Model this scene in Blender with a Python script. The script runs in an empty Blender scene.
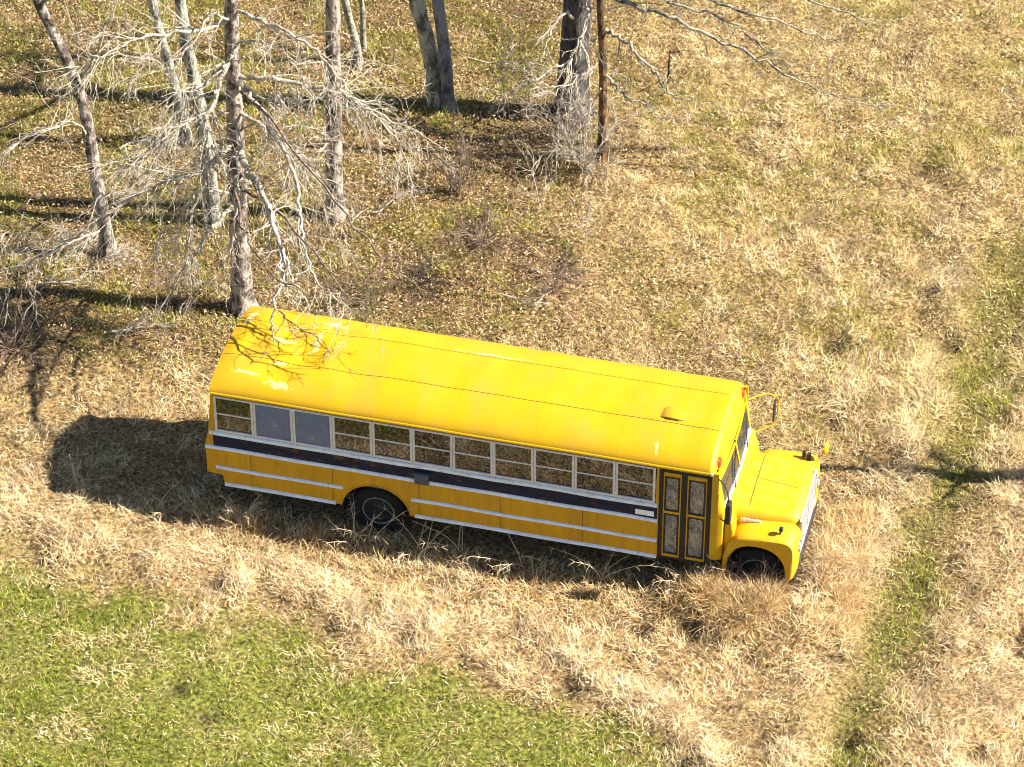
import bpy, math, random
import numpy as np
from mathutils import Vector, Matrix

R = math.radians
scene = bpy.context.scene
col = scene.collection
random.seed(7)
rng = np.random.default_rng(11)

# ------------------------------------------------------------------ camera
PITCH, DIST, PXM = R(38), 60.0, 56.0
FPX = PXM * DIST
FW = Vector((0, math.cos(PITCH), -math.sin(PITCH)))
UP = Vector((0, math.sin(PITCH), math.cos(PITCH)))
RT = Vector((1, 0, 0))
CAM = -FW * DIST

def ray(px, py):
    return FW + RT * ((px - 512) / FPX) + UP * ((383.5 - py) / FPX)

def ground(px, py, z=0.0):
    d = ray(px, py)
    return CAM + d * ((z - CAM.z) / d.z)

def at_y(px, py, y):
    d = ray(px, py)
    return CAM + d * ((y - CAM.y) / d.y)

def to_px(X, Y, Z=0.0):
    """vectorised: ground position -> where it lies in the photo, used to lay out the ground cover"""
    vx, vy, vz = X - CAM.x, Y - CAM.y, Z - CAM.z
    d = vy * FW.y + vz * FW.z
    u = vy * UP.y + vz * UP.z
    return 512 + FPX * vx / d, 383.5 - FPX * u / d

cam_d = bpy.data.cameras.new('camera')
cam_d.sensor_width = 36
cam_d.lens = FPX / 1024 * 36
cam_d.clip_start = 0.5
cam_d.clip_end = 3000
cam = bpy.data.objects.new('camera', cam_d)
cam.location = CAM
cam.rotation_euler = (R(90) - PITCH, 0, 0)
col.objects.link(cam)
scene.camera = cam

# ------------------------------------------------------------------ light
SUN_EL, SUN_AZ = R(39.5), R(-4)          # azimuth measured from +X towards +Y
sdir = Vector((math.cos(SUN_EL) * math.cos(SUN_AZ), math.cos(SUN_EL) * math.sin(SUN_AZ), math.sin(SUN_EL)))
sun_d = bpy.data.lights.new('sun', 'SUN')
sun_d.energy = 5.0
sun_d.angle = R(0.5)
sun_d.color = (1.0, 0.94, 0.84)
sun = bpy.data.objects.new('sun', sun_d)
sun.rotation_euler = sdir.to_track_quat('Z', 'Y').to_euler()
sun.location = sdir * 60
col.objects.link(sun)

w = bpy.data.worlds.new('World')
scene.world = w
w.use_nodes = True
nt = w.node_tree
nt.nodes.clear()
sky = nt.nodes.new('ShaderNodeTexSky')
sky.sky_type = 'NISHITA'
sky.sun_disc = False
sky.dust_density = 0.3
sky.ozone_density = 2.0
sky.sun_elevation = SUN_EL
sky.sun_rotation = R(90) - SUN_AZ
bg = nt.nodes.new('ShaderNodeBackground')
bg.inputs['Strength'].default_value = 0.05
wo = nt.nodes.new('ShaderNodeOutputWorld')
nt.links.new(sky.outputs[0], bg.inputs[0])
nt.links.new(bg.outputs[0], wo.inputs[0])

vs = scene.view_settings
vs.view_transform = 'Standard'
vs.look = 'None'
vs.exposure = 1.7
scene.cycles.filter_width = 1.0
vs.gamma = 1.0
scene.cycles.max_bounces = 8
scene.cycles.transparent_max_bounces = 12

# ------------------------------------------------------------------ materials
def new_mat(name):
    m = bpy.data.materials.new(name)
    m.use_nodes = True
    n = m.node_tree.nodes
    return m, n, m.node_tree.links, n['Principled BSDF']

def paint(name, c, rough=0.4, metal=0.0, var=0.12, scale=3.0, stain=None, stain_amt=0.0, stain_scale=2.0,
          coat=0.0, streak=None, bump=0.0, bump_scale=40, stretch=(1, 1, 1), spec=0.5):
    m, n, l, b = new_mat(name)
    b.inputs['Roughness'].default_value = rough
    b.inputs['Metallic'].default_value = metal
    b.inputs['Coat Weight'].default_value = coat
    b.inputs['Specular IOR Level'].default_value = spec
    tc = n.new('ShaderNodeTexCoord')
    mp = n.new('ShaderNodeMapping')
    mp.inputs['Scale'].default_value = stretch
    l.new(tc.outputs['Object'], mp.inputs[0])
    nz = n.new('ShaderNodeTexNoise')
    nz.inputs['Scale'].default_value = scale
    nz.inputs['Detail'].default_value = 8
    l.new(mp.outputs[0], nz.inputs[0])
    rp = n.new('ShaderNodeValToRGB')
    rp.color_ramp.elements[0].position = 0.3
    rp.color_ramp.elements[1].position = 0.7
    lo = [x * (1 - var) for x in c]
    hi = [min(1, x * (1 + var)) for x in c]
    rp.color_ramp.elements[0].color = (*lo, 1)
    rp.color_ramp.elements[1].color = (*hi, 1)
    l.new(nz.outputs[0], rp.inputs[0])
    out = rp.outputs[0]
    if stain:
        n2 = n.new('ShaderNodeTexNoise')
        n2.inputs['Scale'].default_value = stain_scale
        n2.inputs['Detail'].default_value = 10
        n2.inputs['Roughness'].default_value = 0.7
        l.new(mp.outputs[0], n2.inputs[0])
        r2 = n.new('ShaderNodeValToRGB')
        r2.color_ramp.elements[0].position = 1 - stain_amt - 0.08
        r2.color_ramp.elements[0].color = (0, 0, 0, 1)
        r2.color_ramp.elements[1].position = 1 - stain_amt + 0.03
        l.new(n2.outputs[0], r2.inputs[0])
        mx = n.new('ShaderNodeMix')
        mx.data_type = 'RGBA'
        l.new(r2.outputs[0], mx.inputs[0])
        l.new(out, mx.inputs[6])
        mx.inputs[7].default_value = (*stain, 1)
        out = mx.outputs[2]
    if streak:
        sc_, c_, amt_ = streak
        mp2 = n.new('ShaderNodeMapping'); mp2.inputs['Scale'].default_value = sc_
        l.new(tc.outputs['Object'], mp2.inputs[0])
        n4 = n.new('ShaderNodeTexNoise'); n4.inputs['Scale'].default_value = 1.0; n4.inputs['Detail'].default_value = 12; n4.inputs['Roughness'].default_value = .68
        l.new(mp2.outputs[0], n4.inputs[0])
        r4 = n.new('ShaderNodeMapRange'); r4.inputs[1].default_value = .46; r4.inputs[2].default_value = .72; r4.inputs[3].default_value = 0; r4.inputs[4].default_value = amt_
        l.new(n4.outputs[0], r4.inputs[0])
        mx4 = n.new('ShaderNodeMix'); mx4.data_type = 'RGBA'
        l.new(r4.outputs[0], mx4.inputs[0]); l.new(out, mx4.inputs[6]); mx4.inputs[7].default_value = (*c_, 1)
        out = mx4.outputs[2]
        rr_ = n.new('ShaderNodeMapRange'); rr_.inputs[1].default_value = .35; rr_.inputs[2].default_value = .7; rr_.inputs[3].default_value = rough * .85; rr_.inputs[4].default_value = min(1, rough * 1.5)
        l.new(n4.outputs[0], rr_.inputs[0]); l.new(rr_.outputs[0], b.inputs['Roughness'])
    l.new(out, b.inputs['Base Color'])
    if bump:
        n3 = n.new('ShaderNodeTexNoise')
        n3.inputs['Scale'].default_value = bump_scale
        n3.inputs['Detail'].default_value = 6
        l.new(mp.outputs[0], n3.inputs[0])
        bp = n.new('ShaderNodeBump')
        bp.inputs['Strength'].default_value = bump
        bp.inputs['Distance'].default_value = 0.03
        l.new(n3.outputs[0], bp.inputs['Height'])
        l.new(bp.outputs[0], b.inputs['Normal'])
    return m

def attr_mat(name, translucent=0.25, rough=0.75):
    m, n, l, b = new_mat(name)
    a = n.new('ShaderNodeAttribute')
    a.attribute_name = 'tint'
    l.new(a.outputs['Color'], b.inputs['Base Color'])
    b.inputs['Roughness'].default_value = rough
    b.inputs['Specular IOR Level'].default_value = 0.25
    if translucent:
        t = n.new('ShaderNodeBsdfTranslucent')
        l.new(a.outputs['Color'], t.inputs[0])
        mx = n.new('ShaderNodeMixShader')
        mx.inputs[0].default_value = translucent
        l.new(b.outputs[0], mx.inputs[1])
        l.new(t.outputs[0], mx.inputs[2])
        l.new(mx.outputs[0], n['Material Output'].inputs[0])
    return m

def glass(name, tint, dirt=0.1, dirt_col=(0.25, 0.25, 0.25), refl=1.0):
    m, n, l, b = new_mat(name)
    n.remove(b)
    tr = n.new('ShaderNodeBsdfTransparent')
    tr.inputs[0].default_value = (*tint, 1)
    gl = n.new('ShaderNodeBsdfGlossy')
    gl.inputs['Roughness'].default_value = 0.025
    fr = n.new('ShaderNodeFresnel')
    fr.inputs[0].default_value = 1.5
    mu = n.new('ShaderNodeMath')
    mu.operation = 'MULTIPLY'
    mu.inputs[1].default_value = refl
    l.new(fr.outputs[0], mu.inputs[0])
    m1 = n.new('ShaderNodeMixShader')
    l.new(mu.outputs[0], m1.inputs[0])
    l.new(tr.outputs[0], m1.inputs[1])
    l.new(gl.outputs[0], m1.inputs[2])
    df = n.new('ShaderNodeBsdfDiffuse')
    df.inputs[0].default_value = (*dirt_col, 1)
    nz = n.new('ShaderNodeTexNoise')
    nz.inputs['Scale'].default_value = 5
    nz.inputs['Detail'].default_value = 8
    tc = n.new('ShaderNodeTexCoord')
    l.new(tc.outputs['Object'], nz.inputs[0])
    m3 = n.new('ShaderNodeMath')
    m3.operation = 'MULTIPLY'
    m3.inputs[1].default_value = dirt * 2
    l.new(nz.outputs[0], m3.inputs[0])
    m2 = n.new('ShaderNodeMixShader')
    l.new(m3.outputs[0], m2.inputs[0])
    l.new(m1.outputs[0], m2.inputs[1])
    l.new(df.outputs[0], m2.inputs[2])
    l.new(m2.outputs[0], n['Material Output'].inputs[0])
    return m

YEL = (0.50, 0.282, 0.0022)
M = {}
M['yellow'] = paint('bus_yellow', YEL, 0.42, var=0.06, scale=1.5, stain=(0.30, 0.10, 0.02), stain_amt=0.27, stain_scale=9, spec=0.35, streak=((2.2, .8, 2.0), (0.40, 0.235, 0.03), .55), bump=.06, bump_scale=3)
M['yellow_side'] = paint('bus_yellow_side', (0.56, 0.280, 0.0025), 0.55, var=0.10, scale=1.2, stain=(0.22, 0.08, 0.02), stain_amt=0.31, stain_scale=6, stretch=(1, 1, .6), spec=0.35, streak=((9, 1, 1.2), (0.24, 0.13, 0.04), .38), bump=.10, bump_scale=4)
M['yellow_front'] = paint('bus_yellow_front', (0.58, 0.315, 0.003), 0.45, var=0.10, scale=2, stain=(0.35, 0.13, 0.02), stain_amt=0.29, stain_scale=9, spec=0.35, streak=((4, 4, 2), (0.45, 0.28, 0.05), .55), bump=.08, bump_scale=5)
M['navy'] = paint('stripe_navy', (0.010, 0.012, 0.034), 0.6, var=0.4, scale=4, stain=(0.11, 0.05, 0.025), stain_amt=0.36, stain_scale=4.5, stretch=(.7, 1, 1.6), spec=.2)
M['rail'] = paint('rail_white', (0.74, 0.77, 0.82), 0.4, var=0.12, scale=6, stain=(0.25, 0.20, 0.16), stain_amt=0.33, stain_scale=7)
M['frame'] = paint('window_frame', (0.62, 0.57, 0.55), 0.45, var=0.12, scale=8, stain=(0.3, 0.25, 0.2), stain_amt=0.3, stain_scale=10)
M['black'] = paint('black_rubber', (0.012, 0.011, 0.011), 0.7, var=0.3, scale=10)
M['tyre'] = paint('tyre_rubber', (0.006, 0.006, 0.006), 0.95, var=0.4, scale=12)
M['rim_edge'] = paint('rim_edge', (0.20, 0.19, 0.18), 0.6, var=.3, scale=12)
M['rim'] = paint('rim_steel', (0.014, 0.012, 0.011), 0.7, var=0.3, scale=10)
M['chassis'] = paint('chassis_dark', (0.03, 0.026, 0.024), 0.8, var=0.3, scale=6)
M['seam'] = paint('seam_grime_vent_shade', (0.15, 0.095, 0.015), 0.7, var=0.3, scale=8)  # dark joints, also the painted shade on the vent's near face
M['worn'] = paint('bare_primer', (0.72, 0.62, 0.38), 0.5, var=0.2, scale=9)
M['chrome'] = paint('chrome', (0.75, 0.75, 0.75), 0.22, metal=1.0, var=0.08, scale=9)
M['silver'] = paint('grille_silver', (0.36, 0.35, 0.33), 0.45, metal=0.0, var=0.10, scale=9, stain=(0.3, 0.2, 0.12), stain_amt=0.3, stain_scale=9)
M['red'] = paint('lens_red', (0.42, 0.035, 0.006), 0.5, var=0.1, spec=.2)
M['amber'] = paint('lens_amber', (0.75, 0.22, 0.01), 0.25, var=0.1)
M['lens'] = paint('lens_clear', (0.6, 0.6, 0.58), 0.1, var=0.08, metal=0.4)
M['white'] = paint('decal_white', (0.78, 0.78, 0.8), 0.5, var=0.08)
M['boxblue'] = paint('box_blue', (0.035, 0.055, 0.085), 0.5, var=0.2)
M['seat'] = paint('seat_vinyl', (0.045, 0.032, 0.022), 0.6, var=0.3, scale=6)
M['floor'] = paint('floor_mat', (0.05, 0.045, 0.04), 0.8, var=0.3, scale=5)
M['inside'] = paint('inside_lining', (0.22, 0.20, 0.15), 0.7, var=0.1)
M['board'] = paint('blue_grey_board', (0.115, 0.150, 0.250), 0.5, var=0.14, scale=5, stain=(0.25, 0.27, 0.33), stain_amt=0.34, stain_scale=6)
M['glass'] = glass('window_glass', (0.40, 0.36, 0.30), 0.06, (0.20, 0.17, 0.13), 2.5)
M['glass_door'] = glass('door_glass', (0.5, 0.5, 0.52), 0.20, (0.44, 0.48, 0.55), 3.2)
M['glass_front'] = glass('windshield_glass', (0.55, 0.55, 0.5), 0.10, (0.3, 0.3, 0.28), 0.7)
M['tarp'] = paint('blue_plastic', (0.22, 0.30, 0.46), 0.4, var=0.4, scale=9)

def bark(name, pale, dark, mixpos=0.5, scale=4.0, stretch=(1, 1, .35)):
    m, n, l, b = new_mat(name)
    b.inputs['Roughness'].default_value = 0.9
    b.inputs['Specular IOR Level'].default_value = 0.15
    tc = n.new('ShaderNodeTexCoord')
    mp = n.new('ShaderNodeMapping')
    mp.inputs['Scale'].default_value = stretch
    l.new(tc.outputs['Object'], mp.inputs[0])
    a = n.new('ShaderNodeTexNoise')
    a.inputs['Scale'].default_value = scale
    a.inputs['Detail'].default_value = 10
    a.inputs['Roughness'].default_value = 0.68
    l.new(mp.outputs[0], a.inputs[0])
    rp = n.new('ShaderNodeValToRGB')
    rp.color_ramp.elements[0].position = mixpos - 0.07
    rp.color_ramp.elements[1].position = mixpos + 0.07
    rp.color_ramp.elements[0].color = (*dark, 1)
    rp.color_ramp.elements[1].color = (*pale, 1)
    l.new(a.outputs[0], rp.inputs[0])
    l.new(rp.outputs[0], b.inputs['Base Color'])
    v = n.new('ShaderNodeTexNoise')
    v.inputs['Scale'].default_value = 22
    v.inputs['Detail'].default_value = 8
    l.new(mp.outputs[0], v.inputs[0])
    bp = n.new('ShaderNodeBump')
    bp.inputs['Strength'].default_value = 0.9
    bp.inputs['Distance'].default_value = 0.04
    l.new(v.outputs[0], bp.inputs['Height'])
    l.new(bp.outputs[0], b.inputs['Normal'])
    return m

M['bark_grey'] = bark('bark_grey', (0.40, 0.34, 0.28), (0.075, 0.055, 0.045), 0.51, 6, (1, 1, .6))
M['bark_pale'] = bark('bark_pale', (0.34, 0.31, 0.23), (0.085, 0.075, 0.06), 0.47, 8, (1, 1, 1))
M['bark_green'] = bark('bark_green', (0.40, 0.38, 0.30), (0.085, 0.09, 0.075), 0.50, 5, (1, 1, .5))
M['bark_dark'] = bark('bark_dark', (0.10, 0.09, 0.085), (0.030, 0.026, 0.024), 0.5)
M['bark_orange'] = bark('bark_orange', (0.22, 0.125, 0.05), (0.045, 0.035, 0.025), 0.52, 6, (1, 1, .5))
M['bark_shaded'] = bark('bark_shaded', (0.20, 0.205, 0.205), (0.06, 0.065, 0.07), 0.48, 5, (1, 1, .5))  # dark blue grey colour stands for a trunk in shade
M['twig'] = bark('twig_pale', (0.49, 0.43, 0.34), (0.18, 0.145, 0.11), 0.44, 9, (1, 1, 1))
M['twig_brown'] = bark('twig_brown', (0.28, 0.20, 0.15), (0.10, 0.07, 0.055), 0.5, 9)
M['twig_dark'] = bark('twig_dark', (0.09, 0.07, 0.06), (0.03, 0.024, 0.02), 0.5, 9)
M['straw_stem'] = bark('straw_stem', (0.62, 0.48, 0.30), (0.36, 0.24, 0.12), 0.45, 9)
M['grass'] = attr_mat('grass_blades', 0.30)
M['leaf'] = attr_mat('leaf_litter', 0.15)

# ------------------------------------------------------------------ mesh helpers
def smooth_by_angle(me, ang):
    me.shade_smooth()
    import bmesh
    bm = bmesh.new(); bm.from_mesh(me)
    for e in bm.edges:
        if len(e.link_faces) == 2 and e.calc_face_angle(0) > ang:
            e.smooth = False
    bm.to_mesh(me); bm.free()

class MB:
    def __init__(s):
        s.v, s.f, s.m = [], [], []
    def add(s, verts, faces, mi=0):
        o = len(s.v)
        s.v.extend([tuple(p) for p in verts])
        s.f.extend([tuple(i + o for i in f) for f in faces])
        s.m.extend([mi] * len(faces))
    def box(s, x0, x1, y0, y1, z0, z1, mi=0):
        V = [(x, y, z) for z in (z0, z1) for y in (y0, y1) for x in (x0, x1)]
        s.add(V, [(0, 2, 3, 1), (4, 5, 7, 6), (0, 1, 5, 4), (2, 6, 7, 3), (0, 4, 6, 2), (1, 3, 7, 5)], mi)
    def prism(s, poly, y0, y1, mi=0, axis='y'):
        n = len(poly)
        if axis == 'y':
            V = [(a, y0, b) for a, b in poly] + [(a, y1, b) for a, b in poly]
        else:
            V = [(y0, a, b) for a, b in poly] + [(y1, a, b) for a, b in poly]
        F = [tuple(range(n)), tuple(range(2 * n - 1, n - 1, -1))]
        F += [(i, i + n, (i + 1) % n + n, (i + 1) % n) for i in range(n)]
        s.add(V, F, mi)
    def tube(s, pts, radii, sides=6, mi=0, caps=True, lump=0.0):
        pts = [Vector(p) for p in pts]
        n = len(pts)
        if n < 2: return
        t = (pts[1] - pts[0]).normalized()
        ref = Vector((0, 0, 1)) if abs(t.z) < 0.9 else Vector((1, 0, 0))
        u = t.cross(ref).normalized()
        V, F = [], []
        for i in range(n):
            if i == 0: t = pts[1] - pts[0]
            elif i == n - 1: t = pts[-1] - pts[-2]
            else: t = pts[i + 1] - pts[i - 1]
            t.normalize()
            u = (u - t * u.dot(t))
            if u.length < 1e-6: u = t.orthogonal()
            u.normalize()
            v = t.cross(u)
            r = radii[i] if hasattr(radii, '__len__') else radii
            for k in range(sides):
                a = 2 * math.pi * k / sides
                rr = r * (1 + (random.uniform(-lump, lump) if lump else 0))
                V.append(pts[i] + (u * math.cos(a) + v * math.sin(a)) * rr)
        for i in range(n - 1):
            for k in range(sides):
                k2 = (k + 1) % sides
                F.append((i * sides + k, i * sides + k2, (i + 1) * sides + k2, (i + 1) * sides + k))
        if caps:
            F.append(tuple(range(sides - 1, -1, -1)))
            F.append(tuple((n - 1) * sides + k for k in range(sides)))
        s.add(V, F, mi)
    def grid(s, P, mi=0, closed=False):
        """P: list of rows of points"""
        a, b = len(P), len(P[0])
        V = [p for row in P for p in row]
        F = []
        for i in range(a - 1):
            for j in range(b - 1 + (1 if closed else 0)):
                j2 = (j + 1) % b
                F.append((i * b + j, i * b + j2, (i + 1) * b + j2, (i + 1) * b + j))
        s.add(V, F, mi)
    def lathe_y(s, prof, cx, cz, n=28, mi=0):
        """prof: (y, r) pairs spun about the Y axis through (cx, cz)"""
        P = []
        for y, r in prof:
            P.append([(cx + r * math.cos(2 * math.pi * k / n), y, cz + r * math.sin(2 * math.pi * k / n)) for k in range(n)])
        s.grid(P, mi, closed=True)
    def build(s, name, mats, parent=None, smooth=None, bevel=0.0, off=None, solid=0.0):
        me = bpy.data.meshes.new(name)
        v = s.v if off is None else [(p[0] - off[0], p[1] - off[1], p[2] - off[2]) for p in s.v]
        me.from_pydata(v, [], s.f)
        if not isinstance(mats, (list, tuple)): mats = [mats]
        for m in mats: me.materials.append(m)
        if len(mats) > 1: me.polygons.foreach_set('material_index', s.m)
        import bmesh
        bm = bmesh.new(); bm.from_mesh(me)
        bmesh.ops.recalc_face_normals(bm, faces=bm.faces)
        bm.to_mesh(me); bm.free()
        if smooth is not None: smooth_by_angle(me, R(smooth))
        me.update()
        o = bpy.data.objects.new(name, me)
        col.objects.link(o)
        if parent: o.parent = parent
        if solid:
            md = o.modifiers.new('thickness', 'SOLIDIFY'); md.thickness = solid; md.offset = -1
        if bevel:
            md = o.modifiers.new('bevel', 'BEVEL'); md.width = bevel; md.segments = 2; md.limit_method = 'ANGLE'; md.angle_limit = R(40)
        return o

def tag(o, label, cat=None, group=None, kind=None):
    if label: o['label'] = label
    if cat: o['category'] = cat
    if group: o['group'] = group
    if kind: o['kind'] = kind
    return o

def empty(name, loc, rz=0.0):
    o = bpy.data.objects.new(name, None)
    o.location = loc
    o.rotation_euler = (0, 0, rz)
    o.empty_display_size = 0.3
    col.objects.link(o)
    return o

# ------------------------------------------------------------------ noise
def vnoise(x, y, seed=0):
    xi, yi = np.floor(x).astype(np.int64), np.floor(y).astype(np.int64)
    fx, fy = x - xi, y - yi
    fx = fx * fx * (3 - 2 * fx); fy = fy * fy * (3 - 2 * fy)
    def h(a, b):
        k = (a * 374761393 + b * 668265263 + seed * 1442695041) & 0xFFFFFFFF
        k = ((k ^ (k >> 13)) * 1274126177) & 0xFFFFFFFF
        k = k ^ (k >> 16)
        return (k & 0xFFFF) / 65535.0
    return (h(xi, yi) * (1 - fx) + h(xi + 1, yi) * fx) * (1 - fy) + (h(xi, yi + 1) * (1 - fx) + h(xi + 1, yi + 1) * fx) * fy

def fbm(x, y, seed=0, oct=4):
    r, a, t = 0, 1.0, 0
    for k in range(oct):
        r = r + a * vnoise(x * 2 ** k + 17.3 * k, y * 2 ** k - 9.1 * k, seed + k)
        t += a; a *= 0.5
    return r / t

def sst(a, b, x):
    t = np.clip((x - a) / (b - a), 0, 1)
    return t * t * (3 - 2 * t)

# ------------------------------------------------------------------ ground cover layout
LAWN_X = [-400, 0, 80, 160, 240, 300, 360, 420, 500, 560, 600, 640, 680, 760, 1100]
LAWN_Y = [480, 548, 572, 596, 606, 622, 640, 658, 672, 694, 716, 742, 772, 850, 1100]
TR_Y = [-200, 200, 300, 440, 540, 640, 740, 900]
TR_X = [1075, 1030, 1000, 965, 930, 890, 855, 800]

BUS_O = Vector((-4.690, -2.293, 0.0))
BUS_YAW = R(-14.5)

def bus_local(X, Y):
    c, s = math.cos(BUS_YAW), math.sin(BUS_YAW)
    dx, dy = X - BUS_O.x, Y - BUS_O.y
    return dx * c + dy * s, -dx * s + dy * c

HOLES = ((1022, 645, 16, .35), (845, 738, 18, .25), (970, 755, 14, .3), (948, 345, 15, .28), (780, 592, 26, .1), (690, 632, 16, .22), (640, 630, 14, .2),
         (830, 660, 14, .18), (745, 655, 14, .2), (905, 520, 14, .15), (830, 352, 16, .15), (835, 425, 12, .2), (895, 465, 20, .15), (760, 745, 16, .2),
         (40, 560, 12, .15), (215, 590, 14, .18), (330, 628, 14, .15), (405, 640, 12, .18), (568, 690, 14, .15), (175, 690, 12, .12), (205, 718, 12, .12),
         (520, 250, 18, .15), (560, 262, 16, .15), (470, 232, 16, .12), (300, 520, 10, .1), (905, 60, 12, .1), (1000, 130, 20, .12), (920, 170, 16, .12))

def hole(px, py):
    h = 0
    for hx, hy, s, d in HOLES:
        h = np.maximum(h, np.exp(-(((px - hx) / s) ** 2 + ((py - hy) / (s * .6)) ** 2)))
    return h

def cover(X, Y):
    px, py = to_px(X, Y)
    wob = (fbm(X * .8, Y * .8, 3) - .5) * 50
    d_lawn = py + wob - np.interp(px, LAWN_X, LAWN_Y)         # >0 on the lawn
    lawn = sst(-14, 44, d_lawn + (fbm(X * 2.5, Y * 2.5, 8, 3) - .5) * 60)
    bare = sst(.50, .66, fbm(X * .75 + 3, Y * 1.1, 9, 4)) * lawn            # straw showing through the lawn
    row = np.exp(-((d_lawn + 34) / 30) ** 2)                  # tall straw along the lawn's edge
    tr = px - np.interp(py, TR_Y, TR_X) + (fbm(X * .7, Y * .7, 5) - .5) * 40
    track = np.exp(-(tr / 34) ** 2) * sst(180, 330, py)
    ridge = (np.exp(-((tr + 52) / 26) ** 2) + np.exp(-((tr - 95) / 55) ** 2)) * sst(150, 300, py)
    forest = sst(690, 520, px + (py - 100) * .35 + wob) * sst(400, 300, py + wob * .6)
    meadow = sst(560, 700, px + wob) * (1 - lawn) * sst(520, 380, py)
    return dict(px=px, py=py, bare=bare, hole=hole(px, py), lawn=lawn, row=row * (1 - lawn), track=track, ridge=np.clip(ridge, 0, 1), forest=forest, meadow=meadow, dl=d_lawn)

def height(X, Y):
    C = cover(X, Y)
    z = (fbm(X * .35, Y * .35, 21) - .5) * .35 + (fbm(X * 1.6, Y * 1.6, 22) - .5) * .20 * (1 - .6 * C['lawn'])
    z = z + .14 * C['row'] + .10 * C['ridge'] - .08 * C['track']
    px, py = C['px'], C['py']
    for hx, hy, s, dpt in HOLES:
        z = z - dpt * np.exp(-(((px - hx) / s) ** 2 + ((py - hy) / (s * .7)) ** 2))
    bx, by = bus_local(X, Y)
    near = sst(1.6, .2, np.maximum(np.abs(bx - 4.9) - 5.0, np.abs(by) - 1.2))
    far = sst(60, 20, np.hypot(X, Y))
    mound = .62 * fbm(X * 1.9, Y * 1.9, 91, 3) * np.exp(-((np.abs(bx - 9.1) / 1.35) ** 4) - ((by + 1.70) / .40) ** 2) + .20 * np.exp(-((bx - 10.35) / .4) ** 2 - ((by + .3) / 1.3) ** 4)
    return z * far * (1 - near * .9) + mound

def hz(x, y):
    return float(height(np.array([x]), np.array([y]))[0])

# ground: one sheet to the horizon, fine where the camera looks
def axis(lo, hi, step):
    a = list(np.arange(lo, hi + 1e-6, step))
    ext, d, x = [], step, hi
    while x < 1500:
        d *= 1.35; x += d; ext.append(x)
    return np.array([lo - (e - hi) for e in reversed(ext)] + a + ext)
gx, gy = axis(-15, 15, .14), axis(-15, 18, .14)
GX, GY = np.meshgrid(gx, gy)
GZ = height(GX, GY)
nx_, ny_ = len(gx), len(gy)
V = np.stack([GX.ravel(), GY.ravel(), GZ.ravel()], 1)
ii = np.arange(nx_ * ny_).reshape(ny_, nx_)
Fq = np.stack([ii[:-1, :-1].ravel(), ii[:-1, 1:].ravel(), ii[1:, 1:].ravel(), ii[1:, :-1].ravel()], 1)

def mesh_np(name, V, loops, starts, totals, tint=None):
    me = bpy.data.meshes.new(name)
    me.vertices.add(len(V)); me.vertices.foreach_set('co', V.astype(np.float32).ravel())
    me.loops.add(len(loops)); me.loops.foreach_set('vertex_index', loops.astype(np.int32))
    me.polygons.add(len(starts))
    me.polygons.foreach_set('loop_start', starts.astype(np.int32))
    me.polygons.foreach_set('loop_total', totals.astype(np.int32))
    me.update(calc_edges=True)
    if tint is not None:
        a = me.attributes.new('tint', 'FLOAT_COLOR', 'POINT')
        a.data.foreach_set('color', np.concatenate([tint, np.ones((len(tint), 1))], 1).astype(np.float32).ravel())
    return me

def mixc(a, b, t):
    t = np.asarray(t)[:, None]
    return np.asarray(a) * (1 - t) + np.asarray(b) * t

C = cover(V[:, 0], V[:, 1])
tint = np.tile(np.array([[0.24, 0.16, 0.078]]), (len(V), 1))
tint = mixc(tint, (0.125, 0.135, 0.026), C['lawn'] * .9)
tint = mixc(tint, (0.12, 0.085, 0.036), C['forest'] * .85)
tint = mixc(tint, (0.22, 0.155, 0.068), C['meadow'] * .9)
tint = mixc(tint, (0.06, 0.042, 0.025), C['hole'] * .8)  # hollows painted darker, for their shade and for brown tussock and litter
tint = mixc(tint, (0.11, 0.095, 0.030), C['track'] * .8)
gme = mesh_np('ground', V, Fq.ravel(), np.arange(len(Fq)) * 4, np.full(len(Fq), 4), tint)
gme.shade_smooth()
gm, n, l, b = new_mat('soil')
a = n.new('ShaderNodeAttribute'); a.attribute_name = 'tint'
tc = n.new('ShaderNodeTexCoord')
nz = n.new('ShaderNodeTexNoise'); nz.inputs['Scale'].default_value = 14; nz.inputs['Detail'].default_value = 10
l.new(tc.outputs['Object'], nz.inputs[0])
rp = n.new('ShaderNodeValToRGB')
rp.color_ramp.elements[0].position = .35; rp.color_ramp.elements[0].color = (.35, .33, .3, 1)
rp.color_ramp.elements[1].position = .65; rp.color_ramp.elements[1].color = (1.5, 1.5, 1.4, 1)
l.new(nz.outputs[0], rp.inputs[0])
mx = n.new('ShaderNodeMix'); mx.data_type = 'RGBA'; mx.blend_type = 'MULTIPLY'; mx.inputs[0].default_value = 1
l.new(a.outputs['Color'], mx.inputs[6]); l.new(rp.outputs[0], mx.inputs[7])
l.new(mx.outputs[2], b.inputs['Base Color'])
b.inputs['Roughness'].default_value = 1; b.inputs['Specular IOR Level'].default_value = 0.1
bp = n.new('ShaderNodeBump'); bp.inputs['Strength'].default_value = .8; bp.inputs['Distance'].default_value = .05
l.new(nz.outputs[0], bp.inputs['Height']); l.new(bp.outputs[0], b.inputs['Normal'])
gme.materials.append(gm)
go = bpy.data.objects.new('ground', gme); col.objects.link(go)
tag(go, 'uneven field of brown soil under dry grass and lawn', kind='structure')

# ------------------------------------------------------------------ grass
def scatter(n, x0=-12.5, x1=12.5, y0=-12.5, y1=16.5):
    return rng.uniform(x0, x1, n), rng.uniform(y0, y1, n)

def clear_of_bus(X, Y, m=0.0):
    bx, by = bus_local(X, Y)
    return ~((bx > -.1 - m) & (bx < 9.95 + m) & (np.abs(by) < 1.12 + m))

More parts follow.
